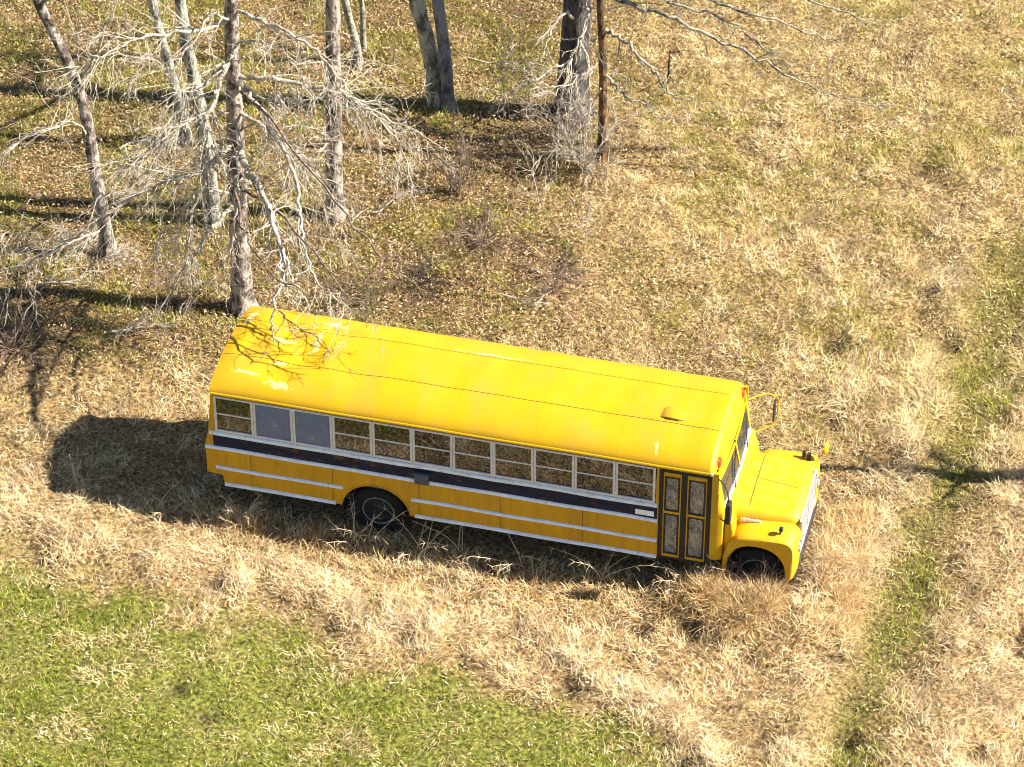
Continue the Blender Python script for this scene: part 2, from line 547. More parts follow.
def blades(X, Y, L, lean, bend, az, wd, colr, name, mat, z0=-.02, lift=None):
    n = len(X)
    Z = height(X, Y) + z0 + (0 if lift is None else lift)
    P = np.stack([X, Y, Z], 1)
    rows = []
    segs = 3
    ang = lean.copy()
    dirx, diry = np.cos(az), np.sin(az)
    # width across the blade, turned at random so that blades show face and edge
    tw = rng.uniform(-.9, .9, n)
    wx, wy = -np.sin(az + tw), np.cos(az + tw)
    for k in range(segs + 1):
        wk = wd * (1.0, .95, .7, 0)[k] * .5
        if k < segs:
            o = np.stack([wx * wk, wy * wk, np.zeros(n)], 1)
            rows += [P - o, P + o]
        else:
            rows.append(P)
        st = L / segs
        P = P + np.stack([dirx * np.sin(ang) * st, diry * np.sin(ang) * st, np.cos(ang) * st], 1)
        ang = np.minimum(ang + bend, 1.95)
        kz = rng.normal(0, .55, n)
        dirx, diry = dirx * np.cos(kz) - diry * np.sin(kz), dirx * np.sin(kz) + diry * np.cos(kz)
    nv = len(rows)                                   # 7
    V = np.stack(rows, 1).reshape(-1, 3)
    base = (np.arange(n) * nv)[:, None]
    pat = np.array([0, 1, 3, 2, 2, 3, 5, 4, 4, 5, 6])
    loops = (base + pat[None]).ravel()
    tot = np.tile([4, 4, 3], n)
    st = np.concatenate([[0], np.cumsum(tot)[:-1]])
    tint = np.repeat(np.clip(colr, 0, .9), nv, axis=0)
    me = mesh_np(name, V, loops, st, tot, tint)
    me.materials.append(mat)
    o = bpy.data.objects.new(name, me); col.objects.link(o)
    return o

def vary(c, amt):
    n = len(c)
    return c * (1 + rng.normal(0, amt, (n, 1))) * (1 + rng.normal(0, amt * .25, (n, 3)))

# dry straw
X, Y = scatter(1050000)
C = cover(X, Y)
cl = fbm(X * 2.2, Y * 2.2, 31, 3)                    # clumps
cl2 = fbm(X * .9, Y * .9, 36, 3)
dens = .52 + .16 * C['meadow'] + .5 * C['row'] + .3 * C['ridge'] - .36 * C['lawn'] + .44 * C['bare'] - .22 * C['forest'] - .34 * C['track']
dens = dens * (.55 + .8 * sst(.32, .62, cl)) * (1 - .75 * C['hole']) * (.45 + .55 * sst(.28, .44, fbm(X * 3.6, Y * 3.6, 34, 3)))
keep = (rng.random(len(X)) < dens) & clear_of_bus(X, Y)
X, Y, cl, cl2 = X[keep], Y[keep], cl[keep], cl2[keep]
C = {k: v[keep] for k, v in C.items()}
n = len(X)
bx, by = bus_local(X, Y)
# knee-high straw round the bus, cropped short on lawn and under the trees
frontal = np.exp(-(((C['px'] - 740) / 110) ** 2 + ((C['py'] - 610) / 40) ** 2)) + np.exp(-(((C['px'] - 855) / 40) ** 2 + ((C['py'] - 560) / 50) ** 2))
Lh = .125 + .03 * (1 - C['forest']) + .03 * C['row'] + .04 * C['ridge'] - .06 * C['lawn'] - .05 * C['track'] + .34 * np.clip(frontal, 0, 1) * .45
edge = np.exp(-np.abs(by + 1.35) / .25) * ((bx > -.3) & (bx < 8.6))
Lh = Lh * (1 - .35 * edge) * (1 - .28 * sst(420, 300, C['py']) * (1 - C['ridge']))
L = Lh * (.66 + .60 * sst(.3, .7, cl)) * rng.lognormal(0, .28, n)
flow = fbm(X * .55, Y * .55, 41, 3) * 4 * math.pi
az = flow + rng.normal(0, 1.35, n)
lean = np.clip(rng.normal(1.15, .33, n), .05, 1.52)
lift = rng.uniform(-.02, .09, n) * (.3 + .7 * sst(.3, .65, cl))
bend = rng.uniform(-.15, .40, n)
wd = rng.uniform(.006, .013, n)
base = np.tile(np.array([[0.68, 0.475, 0.215]]), (n, 1))
pick = rng.random(n)
base = np.where((pick < .38)[:, None], np.array([[0.87, 0.695, 0.445]]), base)
base = np.where((pick > .76)[:, None], np.array([[0.36, 0.215, 0.085]]), base)
base = np.where((pick > .91)[:, None], np.array([[0.14, 0.085, 0.045]]), base)
base = base * (.62 + .62 * sst(.30, .66, fbm(X * 4.5, Y * 4.5, 33, 3)))[:, None]
grn = sst(.54, .70, fbm(X * .55, Y * .55, 51, 4)) * (.42 * C['meadow'] + .6 * C['forest'] + .08) + .10 * C['lawn'] + .3 * C['track']
base = mixc(base, (0.44, 0.39, 0.090), np.clip(grn * rng.uniform(.2, 1.3, n), 0, 1))
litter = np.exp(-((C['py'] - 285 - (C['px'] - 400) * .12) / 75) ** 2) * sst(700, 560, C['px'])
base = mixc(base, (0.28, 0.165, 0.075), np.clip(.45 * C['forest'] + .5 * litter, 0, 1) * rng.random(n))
base = mixc(base, (0.86, 0.70, 0.48), np.clip((.6 * C['row'] + .6 * C['ridge']) * rng.random(n), 0, 1))
base = vary(base, .16)
# knee-high tufts against the nose, the front wheel and the shaded side
def tuft_band(nn, x0, x1, y0, y1, l0, l1):
    a, b_ = rng.uniform(x0, x1, nn), rng.uniform(y0, y1, nn)
    c_, s_ = math.cos(BUS_YAW), math.sin(BUS_YAW)
    xx, yy = BUS_O.x + a * c_ - b_ * s_, BUS_O.y + a * s_ + b_ * c_
    k = rng.random(nn) < sst(.35, .6, fbm(xx * 2.2, yy * 2.2, 77, 3)) * 1.1
    m = int(k.sum())
    return xx[k], yy[k], rng.uniform(l0, l1, m), np.clip(rng.normal(.75, .42, m), 0, 1.45), rng.uniform(.08, .55, m), fbm(xx[k] * .8, yy[k] * .8, 42, 2) * 12 + rng.normal(0, 1.7, m), rng.uniform(.006, .013, m), None
parts_ = [tuft_band(7500, 9.98, 11.0, -1.9, 1.4, .22, .48), tuft_band(7500, 8.5, 10.2, -2.1, -1.27, .34, .66), tuft_band(1500, 8.7, 9.9, -1.42, -1.18, .35, .65),
          tuft_band(2600, 7.2, 8.8, -1.9, -1.27, .28, .55), tuft_band(2600, -.4, 7.4, -2.2, -1.35, .22, .42), tuft_band(700, -.3, 2.0, -1.8, -1.3, .3, .5)]
palette = np.array([[.62, .42, .18], [.82, .64, .38], [.42, .26, .10], [.70, .51, .25]])
for p_ in parts_:
    m = len(p_[0])
    lift = np.concatenate([lift, np.zeros(m)])
    X, Y, L, lean, bend, az, wd = [np.concatenate([q, p_[k]]) for k, q in enumerate((X, Y, L, lean, bend, az, wd))]
    base = np.concatenate([base, vary(palette[rng.integers(0, 4, m)], .18)])
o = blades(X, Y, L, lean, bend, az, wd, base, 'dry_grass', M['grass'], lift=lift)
tag(o, 'pale straw coloured dry grass lying matted over the field round the bus', 'grass', kind='stuff')

# green lawn and green tufts
X, Y = scatter(640000)
C = cover(X, Y)
gp = fbm(X * .8, Y * .8, 61, 4)
gf = fbm(X * 3, Y * 3, 62, 2)
dens = (C['lawn'] - .7 * C['bare']) * (.25 + 1.0 * sst(.36, .58, gp)) + .75 * C['track'] * sst(.32, .52, gp) + C['forest'] * .65 * sst(.42, .62, gp) + C['meadow'] * .55 * sst(.46, .62, gp) + .05
dens = dens * (.45 + .9 * sst(.3, .6, gf))
keep = (rng.random(len(X)) < dens) & clear_of_bus(X, Y)
X, Y, gp = X[keep], Y[keep], gp[keep]
C = {k: v[keep] for k, v in C.items()}
n = len(X)
L = (.12 + .05 * C['forest']) * rng.lognormal(0, .3, n)
az = fbm(X * .7, Y * .7, 63, 2) * 12 + rng.normal(0, 1.3, n)
lean = np.clip(rng.normal(.5, .35, n), 0, 1.3)
bend = rng.uniform(.05, .5, n)
wd = rng.uniform(.007, .014, n)
base = np.tile(np.array([[0.20, 0.26, 0.018]]), (n, 1))
pick = rng.random(n)
base = np.where((pick < .25)[:, None], np.array([[0.42, 0.41, 0.065]]), base)
base = np.where((pick > .72)[:, None], np.array([[0.13, 0.17, 0.013]]), base)
base = np.where((pick > .93)[:, None], np.array([[0.55, 0.44, 0.18]]), base)
base = mixc(base, (0.42, 0.36, 0.075), np.clip((C['forest'] + C['meadow']) * rng.uniform(.0, .75, n), 0, 1))
o = blades(X, Y, L, lean, bend, az, wd, vary(base, .18), 'lawn_grass', M['grass'])
tag(o, 'short green grass of the mown lawn and of the patches under the trees', 'grass', kind='stuff')

# fallen leaves
X, Y = scatter(330000)
C = cover(X, Y)
bx, by = bus_local(X, Y)
dens = .12 + .95 * C['forest'] + .22 * sst(400, 330, C['py']) * (1 - C['forest']) - .05 * C['lawn'] + .45 * np.exp(-((C['py'] - 300 - (C['px'] - 400) * .16) / 70) ** 2) * (C['px'] < 720)
keep = (rng.random(len(X)) < dens * (.4 + fbm(X * 1.5, Y * 1.5, 71, 3))) & clear_of_bus(X, Y)
X, Y = X[keep], Y[keep]
n = len(X)
s = rng.uniform(.010, .028, n)
N = rng.normal(0, .5, (n, 3)); N[:, 2] = 1
N /= np.linalg.norm(N, axis=1)[:, None]
t = rng.uniform(0, 2 * math.pi, n)
T = np.stack([np.cos(t), np.sin(t), np.zeros(n)], 1)
T -= N * (T * N).sum(1)[:, None]; T /= np.linalg.norm(T, axis=1)[:, None]
B = np.cross(N, T)
P = np.stack([X, Y, height(X, Y) + rng.uniform(.02, .13, n)], 1)
sl = s[:, None]
curl = N * sl * .35
Vv = np.stack([P - T * sl * 1.3, P + B * sl * .6 + curl, P + T * sl * 1.3, P - B * sl * .6 + curl], 1).reshape(-1, 3)
bb = (np.arange(n) * 4)[:, None]
loops = (bb + np.array([0, 1, 2, 0, 2, 3])[None]).ravel()
tot = np.full(n * 2, 3)
base = np.tile(np.array([[0.34, 0.195, 0.085]]), (n, 1))
pick = rng.random(n)
base = np.where((pick < .35)[:, None], np.array([[0.62, 0.46, 0.27]]), base)
base = np.where((pick > .55)[:, None], np.array([[0.15, 0.08, 0.042]]), base)
me = mesh_np('fallen_leaves', Vv, loops, np.arange(n * 2) * 3, tot, np.repeat(np.clip(vary(base, .2), 0, .9), 4, axis=0))
me.materials.append(M['leaf'])
o = bpy.data.objects.new('fallen_leaves', me); col.objects.link(o)
tag(o, 'brown and tan fallen leaves strewn over the grass under the trees', 'leaves', kind='stuff')

# ------------------------------------------------------------------ the bus
bus = empty('school_bus', (BUS_O.x, BUS_O.y, 0.0), BUS_YAW)
tag(bus, 'abandoned yellow school bus with long roof, navy stripe and row of sash windows', 'school bus')

W2 = 1.2
ZS, ZB, ZD, ZA = .55, 1.70, 2.52, 2.90
XF = 8.60

def arc(cx, cz, r, a0, a1, n):
    return [(cx + r * math.cos(R(a0 + (a1 - a0) * k / n)), cz + r * math.sin(R(a0 + (a1 - a0) * k / n))) for k in range(n + 1)]

ARX, ARZ, ARR = 2.80, .47, .60
for s in (-1, 1):
    y0, y1 = (s * W2, s * (W2 - .05))
    mb = MB()
    ang0 = math.degrees(math.asin((ZS - ARZ) / ARR))
    xe = 7.62 if s < 0 else 8.60
    poly = [(-.165, .78), (.11, .76), (.13, ZS)] + arc(ARX, ARZ, ARR, 180 - ang0, ang0, 18) + [(xe, ZS), (xe, 1.69), (-.10, 1.69), (-.165, 1.40)]
    mb.prism(poly, y0, y1)
    # header above the windows, posts behind the frames
    mb.prism([(-.02, 2.455), (-.005, 2.515), (8.60, 2.515), (8.60, 2.455)], y0, y1)
    mb.prism([(-.10, 1.692), (-.02, 2.453), (.025, 2.453), (.025, 1.692)], y0, y1)
    if s > 0:
        mb.box(7.57, 7.66, min(y0, y1), max(y0, y1), 1.692, 2.453)
        mb.box(8.50, 8.60, min(y0, y1), max(y0, y1), 1.692, 2.453)
    else:
        mb.box(7.575, 7.618, min(y0, y1), max(y0, y1), 1.692, 2.453)
    # vertical panel joints
    for xj in (.62, 2.05, 3.55, 4.95, 6.35):
        mb.box(xj, xj + .007, s * (W2 + .003) - .003, s * (W2 + .003) + .003, .62, 1.30, 1)
    o = mb.build('side_wall', [M['yellow_side'], M['seam']], bus)
    # wheel housing lip
    mb = MB()
    lip = arc(ARX, ARZ, ARR + .012, 172, 8, 24)
    mb.tube([(x, s * (W2 + .004), z) for x, z in lip], .014, 5)
    mb.build('arch_lip', M['yellow_side'], bus, 40)
    # navy stripe panel
    mb = MB()
    mb.box(-.02, 7.60, min(s * W2, s * (W2 + .006)), max(s * W2, s * (W2 + .006)), 1.375, 1.61)
    mb.build('stripe_panel', M['navy'], bus)
    # rub rails: rounded channel section
    def rail(xa, xb, z, h, d=.028):
        mb = MB()
        P = []
        prof = [(-1, 0), (-.8, .7), (-.45, 1), (-.15, .75), (.15, .75), (.45, 1), (.8, .7), (1, 0)]
        xs = np.linspace(xa, xb, max(2, int((xb - xa) / .5)))
        for x in xs:
            dz = .006 * math.sin(x * 3.1 + z * 9) + .004 * math.sin(x * 7.7 + z * 3)
            P.append([(x, s * (W2 + d * q + .001), z + dz + h * .5 * p) for p, q in prof])
        mb.grid(P)
        mb.f.append(tuple(range(len(mb.v) - 8, len(mb.v)))); mb.m.append(0)
        mb.f.append(tuple(range(7, -1, -1))); mb.m.append(0)
        mb.build('rub_rail', M['rail'], bus, 50)
    rail(-.08, 7.60, 1.655, .085)
    rail(-.17, 7.61, 1.345, .080)
    rail(.0, 2.24, .92, .070); rail(3.42, 7.61, .92, .070)
    rail(.14, 2.10, .575, .075); rail(3.48, 7.61, .575, .075)
    # sash windows
    xs = [.028 + .6865 * k for k in range(11)] + [7.56]
    for k in range(11):
        xa, xb = xs[k] + .002, xs[k + 1] - .002
        za, zb = 1.705, 2.45
        t = .040
        mb = MB()
        ya, yb = s * (W2 - .03), s * (W2 + .012)
        ya, yb = min(ya, yb), max(ya, yb)
        mb.box(xa, xa + t, ya, yb, za, zb)
        mb.box(xb - t, xb, ya, yb, za, zb)
        mb.box(xa + t, xb - t, ya, yb, zb - .035, zb)
        mb.box(xa + t, xb - t, ya, yb, za, za + .045)
        solid_board = s < 0 and k in (1, 2)
        zm = 2.085
        if not solid_board:
            mb.box(xa + t, xb - t, ya + (.004 if s > 0 else .006), yb - .004, zm - .014, zm + .014)
        f = mb.build('window', M['frame'], bus, bevel=.004)
        if solid_board: f['label'] = 'window closed with a blue grey board'
        mb = MB()
        yg = s * (W2 - .006)
        if solid_board:
            mb.box(xa + t, xb - t, yg - .004, yg + .004, za + .045, zb - .035)
            mb.build('window_board', M['board'], f)
        else:
            mb.box(xa + t, xb - t, yg - .003, yg + .003, zm + .014, zb - .035)
            yg2 = s * (W2 - .016)
            mb.box(xa + t, xb - t, yg2 - .003, yg2 + .003, za + .045, zm - .014)
            mb.build('pane', M['glass'], f)
    # driver's window on the far side
    if s > 0:
        mb = MB()
        for x0, x1, z0, z1 in ((7.665, 7.70, 1.705, 2.45), (8.46, 8.495, 1.705, 2.45), (7.70, 8.46, 2.415, 2.45), (7.70, 8.46, 1.705, 1.745)):
            mb.box(x0, x1, W2 - .03, W2 + .01, z0, z1)
        f = mb.build('window', M['frame'], bus)
        mb = MB(); mb.box(7.70, 8.46, W2 - .012, W2 - .006, 1.745, 2.415); mb.build('pane', M['glass'], f)

# roof
def roof_pt(x, u):
    """u in -1..1 across"""
    k = 1.0
    if x < .35:
        k = .80 + .20 * math.sin(max(0, x + .05) / .40 * math.pi / 2)
    if x > 8.25:
        k = 1 - .07 * ((x - 8.25) / .25) ** 2
    a = abs(u)
    y = u * 1.215
    z = ZD - .004 + (ZA - ZD) * (1 - a ** 2.25) ** .60 * k
    # dents in the tail end, gentle waviness elsewhere
    for dx, dy, sx, sy, d in ((1.35, -.25, .30, .35, .055), (.95, .25, .25, .35, .04), (1.7, .55, .35, .2, .04), (1.0, -.75, .35, .15, .03), (2.2, -.45, .4, .25, .025), (.4, -.2, .2, .3, .03)):
        z -= 1.5 * d * math.exp(-((x - dx) / sx) ** 2 - ((y - dy) / sy) ** 2)
    z += .018 * math.exp(-((x - 1.15 - .25 * y) / .10) ** 2) * math.exp(-((y - .05) / .5) ** 2)
    z += (.0035 * math.sin(x * 4.6 + 1.3 * y) + .0025 * math.sin(x * 9.1 - 2 * y) + .003 * math.sin(x * 2.1 + 5 * y)) * (1 - a ** 6)
    return (x, y, z)
mb = MB()
us = [math.sin(t) for t in np.linspace(-math.pi / 2, math.pi / 2, 41)]
xr = list(np.linspace(-.03, .35, 9)) + list(np.linspace(.45, 8.38, 90)) + [8.405, 8.42, 8.43, 8.44]
mb.grid([[roof_pt(x, u) for u in us] for x in xr])
# lap seams
def seam(u, xa, xb, w=.012):
    xs = np.linspace(xa, xb, 80)
    P = []
    for x in xs:
        row = []
        for du, dz in ((-w / 2, 0), (-w / 2, .005), (w / 2, .005), (w / 2, 0)):
            p = roof_pt(x, u + du); row.append((p[0], p[1], p[2] + dz))
        P.append(row)
    mb.grid(P, 1)
seam(-.42, .0, 8.43, .007); seam(.36, .0, 8.43, .004)
for xj in (1.38, 2.76, 4.14, 5.52, 6.90, 8.2):
    P = []
    for u in us[2:-2]:
        row = []
        for dx, dz in ((0, 0), (0, .0012), (.03, .0012), (.03, 0)):
            p = roof_pt(xj + dx, u); row.append((p[0], p[1], p[2] + dz))
        P.append(row)
    mb.grid(P, 0)
rm = M['yellow'].copy(); rm.name = 'roof_yellow'
# scraped patches of bare primer at the tail of the roof, pale spots farther forward
n_, l_ = rm.node_tree.nodes, rm.node_tree.links
bs = n_['Principled BSDF']
src = bs.inputs['Base Color'].links[0].from_socket
tc = n_.new('ShaderNodeTexCoord')
prev = None
nzz = n_.new('ShaderNodeTexNoise'); nzz.inputs['Scale'].default_value = 11; nzz.inputs['Detail'].default_value = 8; nzz.inputs['Roughness'].default_value = .7
l_.new(tc.outputs['Object'], nzz.inputs[0])
for cx, cy, rx, ry in ((1.45, .12, .10, .40), (.85, .02, .33, .10), (1.62, .72, .30, .09), (1.02, -.55, .22, .06), (1.1, -.98, .30, .10), (.55, -.85, .35, .05), (.15, .55, .10, .4), (7.52, -.98, .05, .16), (4.4, .5, .9, .05)):
    vsb = n_.new('ShaderNodeVectorMath'); vsb.operation = 'SUBTRACT'; vsb.inputs[1].default_value = (cx, cy, 0)
    l_.new(tc.outputs['Object'], vsb.inputs[0])
    vm = n_.new('ShaderNodeVectorMath'); vm.operation = 'MULTIPLY'; vm.inputs[1].default_value = (1 / rx, 1 / ry, 0)
    l_.new(vsb.outputs[0], vm.inputs[0])
    ln = n_.new('ShaderNodeVectorMath'); ln.operation = 'LENGTH'; l_.new(vm.outputs[0], ln.inputs[0])
    mr = n_.new('ShaderNodeMapRange'); mr.inputs[1].default_value = 0; mr.inputs[2].default_value = 1.3; mr.inputs[3].default_value = 1; mr.inputs[4].default_value = 0
    l_.new(ln.outputs['Value'], mr.inputs[0])
    if prev is None: prev = mr.outputs[0]
    else:
        mxm = n_.new('ShaderNodeMath'); mxm.operation = 'MAXIMUM'; l_.new(prev, mxm.inputs[0]); l_.new(mr.outputs[0], mxm.inputs[1]); prev = mxm.outputs[0]
nzs = n_.new('ShaderNodeMath'); nzs.operation = 'MULTIPLY'; nzs.inputs[1].default_value = 2.6; l_.new(nzz.outputs[0], nzs.inputs[0])
ad = n_.new('ShaderNodeMath'); ad.operation = 'ADD'; l_.new(prev, ad.inputs[0]); l_.new(nzs.outputs[0], ad.inputs[1])
cr = n_.new('ShaderNodeValToRGB'); cr.color_ramp.elements[0].position = .98; cr.color_ramp.elements[0].color = (0, 0, 0, 1)
ad2 = n_.new('ShaderNodeMath'); ad2.operation = 'MULTIPLY'; ad2.inputs[1].default_value = .5; l_.new(ad.outputs[0], ad2.inputs[0])
l_.new(ad2.outputs[0], cr.inputs[0])
cr.color_ramp.elements[0].position = .86; cr.color_ramp.elements[1].position = 1.0; cr.color_ramp.elements[1].color = (.8, .8, .8, 1)
mx = n_.new('ShaderNodeMix'); mx.data_type = 'RGBA'; l_.new(cr.outputs[0], mx.inputs[0]); l_.new(src, mx.inputs[6]); mx.inputs[7].default_value = (.62, .50, .22, 1)
l_.new(mx.outputs[2], bs.inputs['Base Color'])
bs.inputs['Roughness'].default_value = .48
roof = mb.build('roof', [rm, M['seam']], bus, 35)
for s in (-1, 1):
    mb = MB()
    mb.tube([(x, s * 1.222, ZD - .006 + .004 * math.sin(x * 2.3)) for x in np.linspace(-.02, 8.50, 40)], .020, 6)
    mb.build('drip_rail', M['yellow'], bus, 50)
# ceiling lining
mb = MB()
mb.grid([[(x, u * 1.15, ZD + .30 * (1 - abs(u) ** 3) - .02) for u in (-1, -.8, -.5, 0, .5, .8, 1)] for x in (.1, 8.5)])
mb.build('ceiling', M['inside'], bus, 40)

# rear wall with emergency door, lamps
mb = MB()
def rear_x(z):
    return -.168 if z < 1.40 else -.168 + (z - 1.40) / 1.12 * .14
secs = []
for z in (.78, 1.1, 1.40, 1.7, 2.1, 2.45, 2.52):
    x = rear_x(z)
    secs.append([(x + .07, -1.19, z), (x + .02, -1.13, z), (x, -1.0, z), (x, 0, z), (x, 1.0, z), (x + .02, 1.13, z), (x + .07, 1.19, z)])
for e in (.35, .7, .92, 1.0):
    row = []
    for u in (-1, -.94, -.83, 0, .83, .94, 1):
        p = roof_pt(-.03, u)
        zz = ZD + (p[2] - ZD) * e
        row.append((-.028 + .0, p[1] * .985, zz))
    secs.append(row)
mb.grid(secs)
mb.build('rear_wall', M['yellow_side'], bus, 40, solid=.0)
mb = MB(); mb.box(-.200, -.172, -.48, .48, .85, 1.36); mb.build('emergency_door', M['yellow_side'], bus, bevel=.01)
mb = MB(); mb.prism([(-.176, 1.48), (-.062, 2.36), (-.068, 2.36), (-.182, 1.48)], -.42, .42); mb.build('rear_window', M['glass'], bus)
for s in (-1, 1):
    mb = MB(); mb.lathe_y([(0, .0), (0, .075), (.02, .075), (.03, .0)], 0, 0, 16)
    mb.v = [(-.17 - p[1], s * .85 + p[0], 1.1 + p[2]) for p in mb.v]
    mb.build('tail_lamp', M['red'], bus, 40)
mb = MB(); mb.box(-.26, -.20, -.95, 1.10, .52, .68); mb.build('rear_bumper', M['black'], bus, bevel=.02)

# floor, seats, chassis
mb = MB(); mb.box(-.1, 8.55, -1.14, 1.14, .98, 1.03); mb.build('floor', M['floor'], bus)
mb = MB()
mb.box(.2, 9.9, -.45, -.33, .55, .78); mb.box(.2, 9.9, .33, .45, .55, .78)
for x in (.6, 2.8, 4.6, 6.4, 8.2, 9.5): mb.box(x, x + .12, -.9, .9, .60, .74)
mb.box(2.72, 2.88, -1.0, 1.0, .36, .52); mb.box(9.2, 9.36, -.9, .9, .36, .50)
mb.box(4.2, 5.2, .5, 1.1, .5, .9)
mb.box(8.8, 9.8, -.40, .40, .62, 1.15)
mb.build('chassis', M['chassis'], bus)
for k in range(10):
    for s in (-1, 1):
        if s < 0 and k == 9: continue
        x = .45 + .70 * k
        mb = MB()
        mb.box(x, x + .42, s * .72 - .40, s * .72 + .40, 1.36, 1.48)
        mb.prism([(x, 1.40), (x + .10, 1.40), (x - .02, 1.98), (x - .12, 1.98)], s * .72 - .40, s * .72 + .40)
        mb.box(x + .05, x + .09, s * .72 - .3, s * .72 - .26, 1.03, 1.36); mb.box(x + .05, x + .09, s * .72 + .26, s * .72 + .3, 1.03, 1.36)
        mb.build('bench_seat', M['seat'], bus, bevel=.02)
mb = MB()
mb.box(7.45, 7.95, .35, .85, 1.30, 1.42); mb.box(7.42, 7.54, .35, .85, 1.42, 1.95); mb.box(7.6, 7.75, .5, .7, 1.03, 1.30)
mb.build('driver_seat', M['seat'], bus, bevel=.03)
mb = MB()
ring = [(8.20 + .10 * math.sin(2 * math.pi * k / 20), .6 + .22 * math.cos(2 * math.pi * k / 20), 1.72 + .20 * math.sin(2 * math.pi * k / 20)) for k in range(21)]
mb.tube(ring, .014, 6); mb.tube([(8.2, .6, 1.72), (8.55, .6, 1.45)], .02, 6); mb.tube([(8.2, .38, 1.72), (8.2, .82, 1.72)], .012, 5)
mb.build('steering_wheel', M['black'], bus, 40)

# wheels
def wheel(x, s, zc, yo, width, rad=.48):
    mb = MB()
    y = lambda t: s * (yo - width * t)
    prof = [(y(.12), .27), (y(.03), .30), (y(0), .36), (y(.02), .43), (y(.10), .468), (y(.2), rad), (y(.8), rad), (y(.9), .468), (y(1), .40), (y(.95), .27)]
    mb.lathe_y(prof, x, zc, 36)
    t = mb.build('tyre', M['tyre'], None, 40)
    mb = MB()
    mb.lathe_y([(y(.10), .285), (y(.04), .275), (y(.06), .262), (y(.10), .258)], x, zc, 30, 1)
    mb.lathe_y([(y(.10), .258), (y(.34), .235), (y(.40), .16), (y(.30), .12), (y(.24), .085), (y(.20), .0)], x, zc, 30)
    for k in range(8):
        a = 2 * math.pi * k / 8
        cx, cz = x + .145 * math.cos(a), zc + .145 * math.sin(a)
        mb.lathe_y([(y(.42), .014), (y(.30), .014), (y(.30), .0)], cx, cz, 6)
    r = mb.build('rim', [M['rim'], M['rim_edge']], None, 35)
    e = bpy.data.objects.new('wheel', None); col.objects.link(e); e.parent = bus
    t.parent = e; r.parent = e
for s in (-1, 1):
    wheel(2.80, s, .44, 1.10, .24); wheel(2.80, s, .44, .82, .24); wheel(9.27, s, .44, 1.06, .24)
# dark housings over the rear wheels
for s in (-1, 1):
    mb = MB()
    pts = arc(ARX, ARZ, ARR - .012, 190, -10, 18)
    mb.grid([[(x, s * 1.15, z), (x, s * .62, z)] for x, z in pts])
    pb = [(x, s * .62, z) for x, z in pts]
    mb.add(pb, [tuple(range(len(pb)))])
    mb.build('wheel_housing', M['black'], bus)

# entrance door on the near side
mb = MB()
xd0, xd1 = 7.625, 8.46
mb.box(xd0, xd1, -1.165, -1.150, .60, 2.44)                        # dark rubber behind the leaves
mb.box(xd0, xd0 + .05, -1.195, -1.166, .56, 2.45); mb.box(xd1 - .02, xd1 + .03, -1.195, -1.166, .56, 2.45)
mb.box(xd0 + .05, xd1 - .02, -1.195, -1.166, 2.40, 2.45)
mb.box(8.005, 8.07, -1.185, -1.166, .60, 2.40)
mb.f.pop(0); 
# hollow the backing: replace it with four strips so that the inside shows through the panes
mb2 = MB()
mb2.box(xd0, xd0 + .065, -1.195, -1.13, .56, 2.45); mb2.box(xd1 - .05, xd1 + .03, -1.195, -1.13, .56, 2.45)
mb2.box(xd0 + .05, xd1 - .02, -1.195, -1.13, 2.385, 2.45); mb2.box(7.985, 8.085, -1.187, -1.14, .60, 2.385)
mb2.box(xd0 + .05, xd1 - .02, -1.19, -1.13, .56, .60)
mb2.build('door_frame', M['black'], bus)
for xa, xb in ((7.690, 7.985), (8.085, 8.410)):
    mb = MB()
    ya, yb = -1.188, -1.155
    zs = [.602, .66, 1.52, 1.575, 2.30, 2.383]
    t = .022
    mb.box(xa, xa + t, ya, yb, zs[0], zs[5]); mb.box(xb - t, xb, ya, yb, zs[0], zs[5])
    mb.box(xa + t, xb - t, ya, yb, zs[0], zs[1]); mb.box(xa + t, xb - t, ya, yb, zs[2], zs[3]); mb.box(xa + t, xb - t, ya, yb, zs[4], zs[5])
    lf = mb.build('door_leaf', M['yellow_side'], bus, bevel=.004)
    for z0, z1 in ((zs[1], zs[2]), (zs[3], zs[4])):
        mb = MB(); g = .028
        mb.box(xa + t, xb - t, -1.178, -1.172, z0, z1); mb.build('pane', M['glass_door'], lf)
        mb = MB()
        for a0, a1, b0, b1 in ((xa + t, xa + t + g, z0, z1), (xb - t - g, xb - t, z0, z1), (xa + t + g, xb - t - g, z0, z0 + g), (xa + t + g, xb - t - g, z1 - g, z1)):
            mb.box(a0, a1, -1.192, -1.180, b0, b1)
        mb.build('pane_gasket', M['black'], lf)
# steps and a heap of blue plastic inside the door
mb = MB(); mb.box(7.66, 8.44, -1.12, -.75, .60, .64); mb.box(7.66, 8.44, -.75, -.45, .80, .84); mb.build('door_step', M['floor'], bus)

# front corner posts, header, cowl
for s in (-1, 1):
    mb = MB()
    P = []
    for z in (.70, 1.2, 1.66, 1.72, 2.1, 2.44, 2.515):
        f = 0 if z < 1.72 else (z - 1.72) / .8
        xo = 8.70 - .13 * f
        P.append([(8.49, s * 1.20, z), (8.60, s * 1.195, z), (xo - .02, s * 1.16, z), (xo, s * 1.09, z), (xo - .01, s * (1.05 if z > 1.7 else .80), z), (8.5, s * 1.02, z)])
    mb.grid(P)
    mb.build('corner_post', M['yellow_front'], bus, 40)
mb = MB()
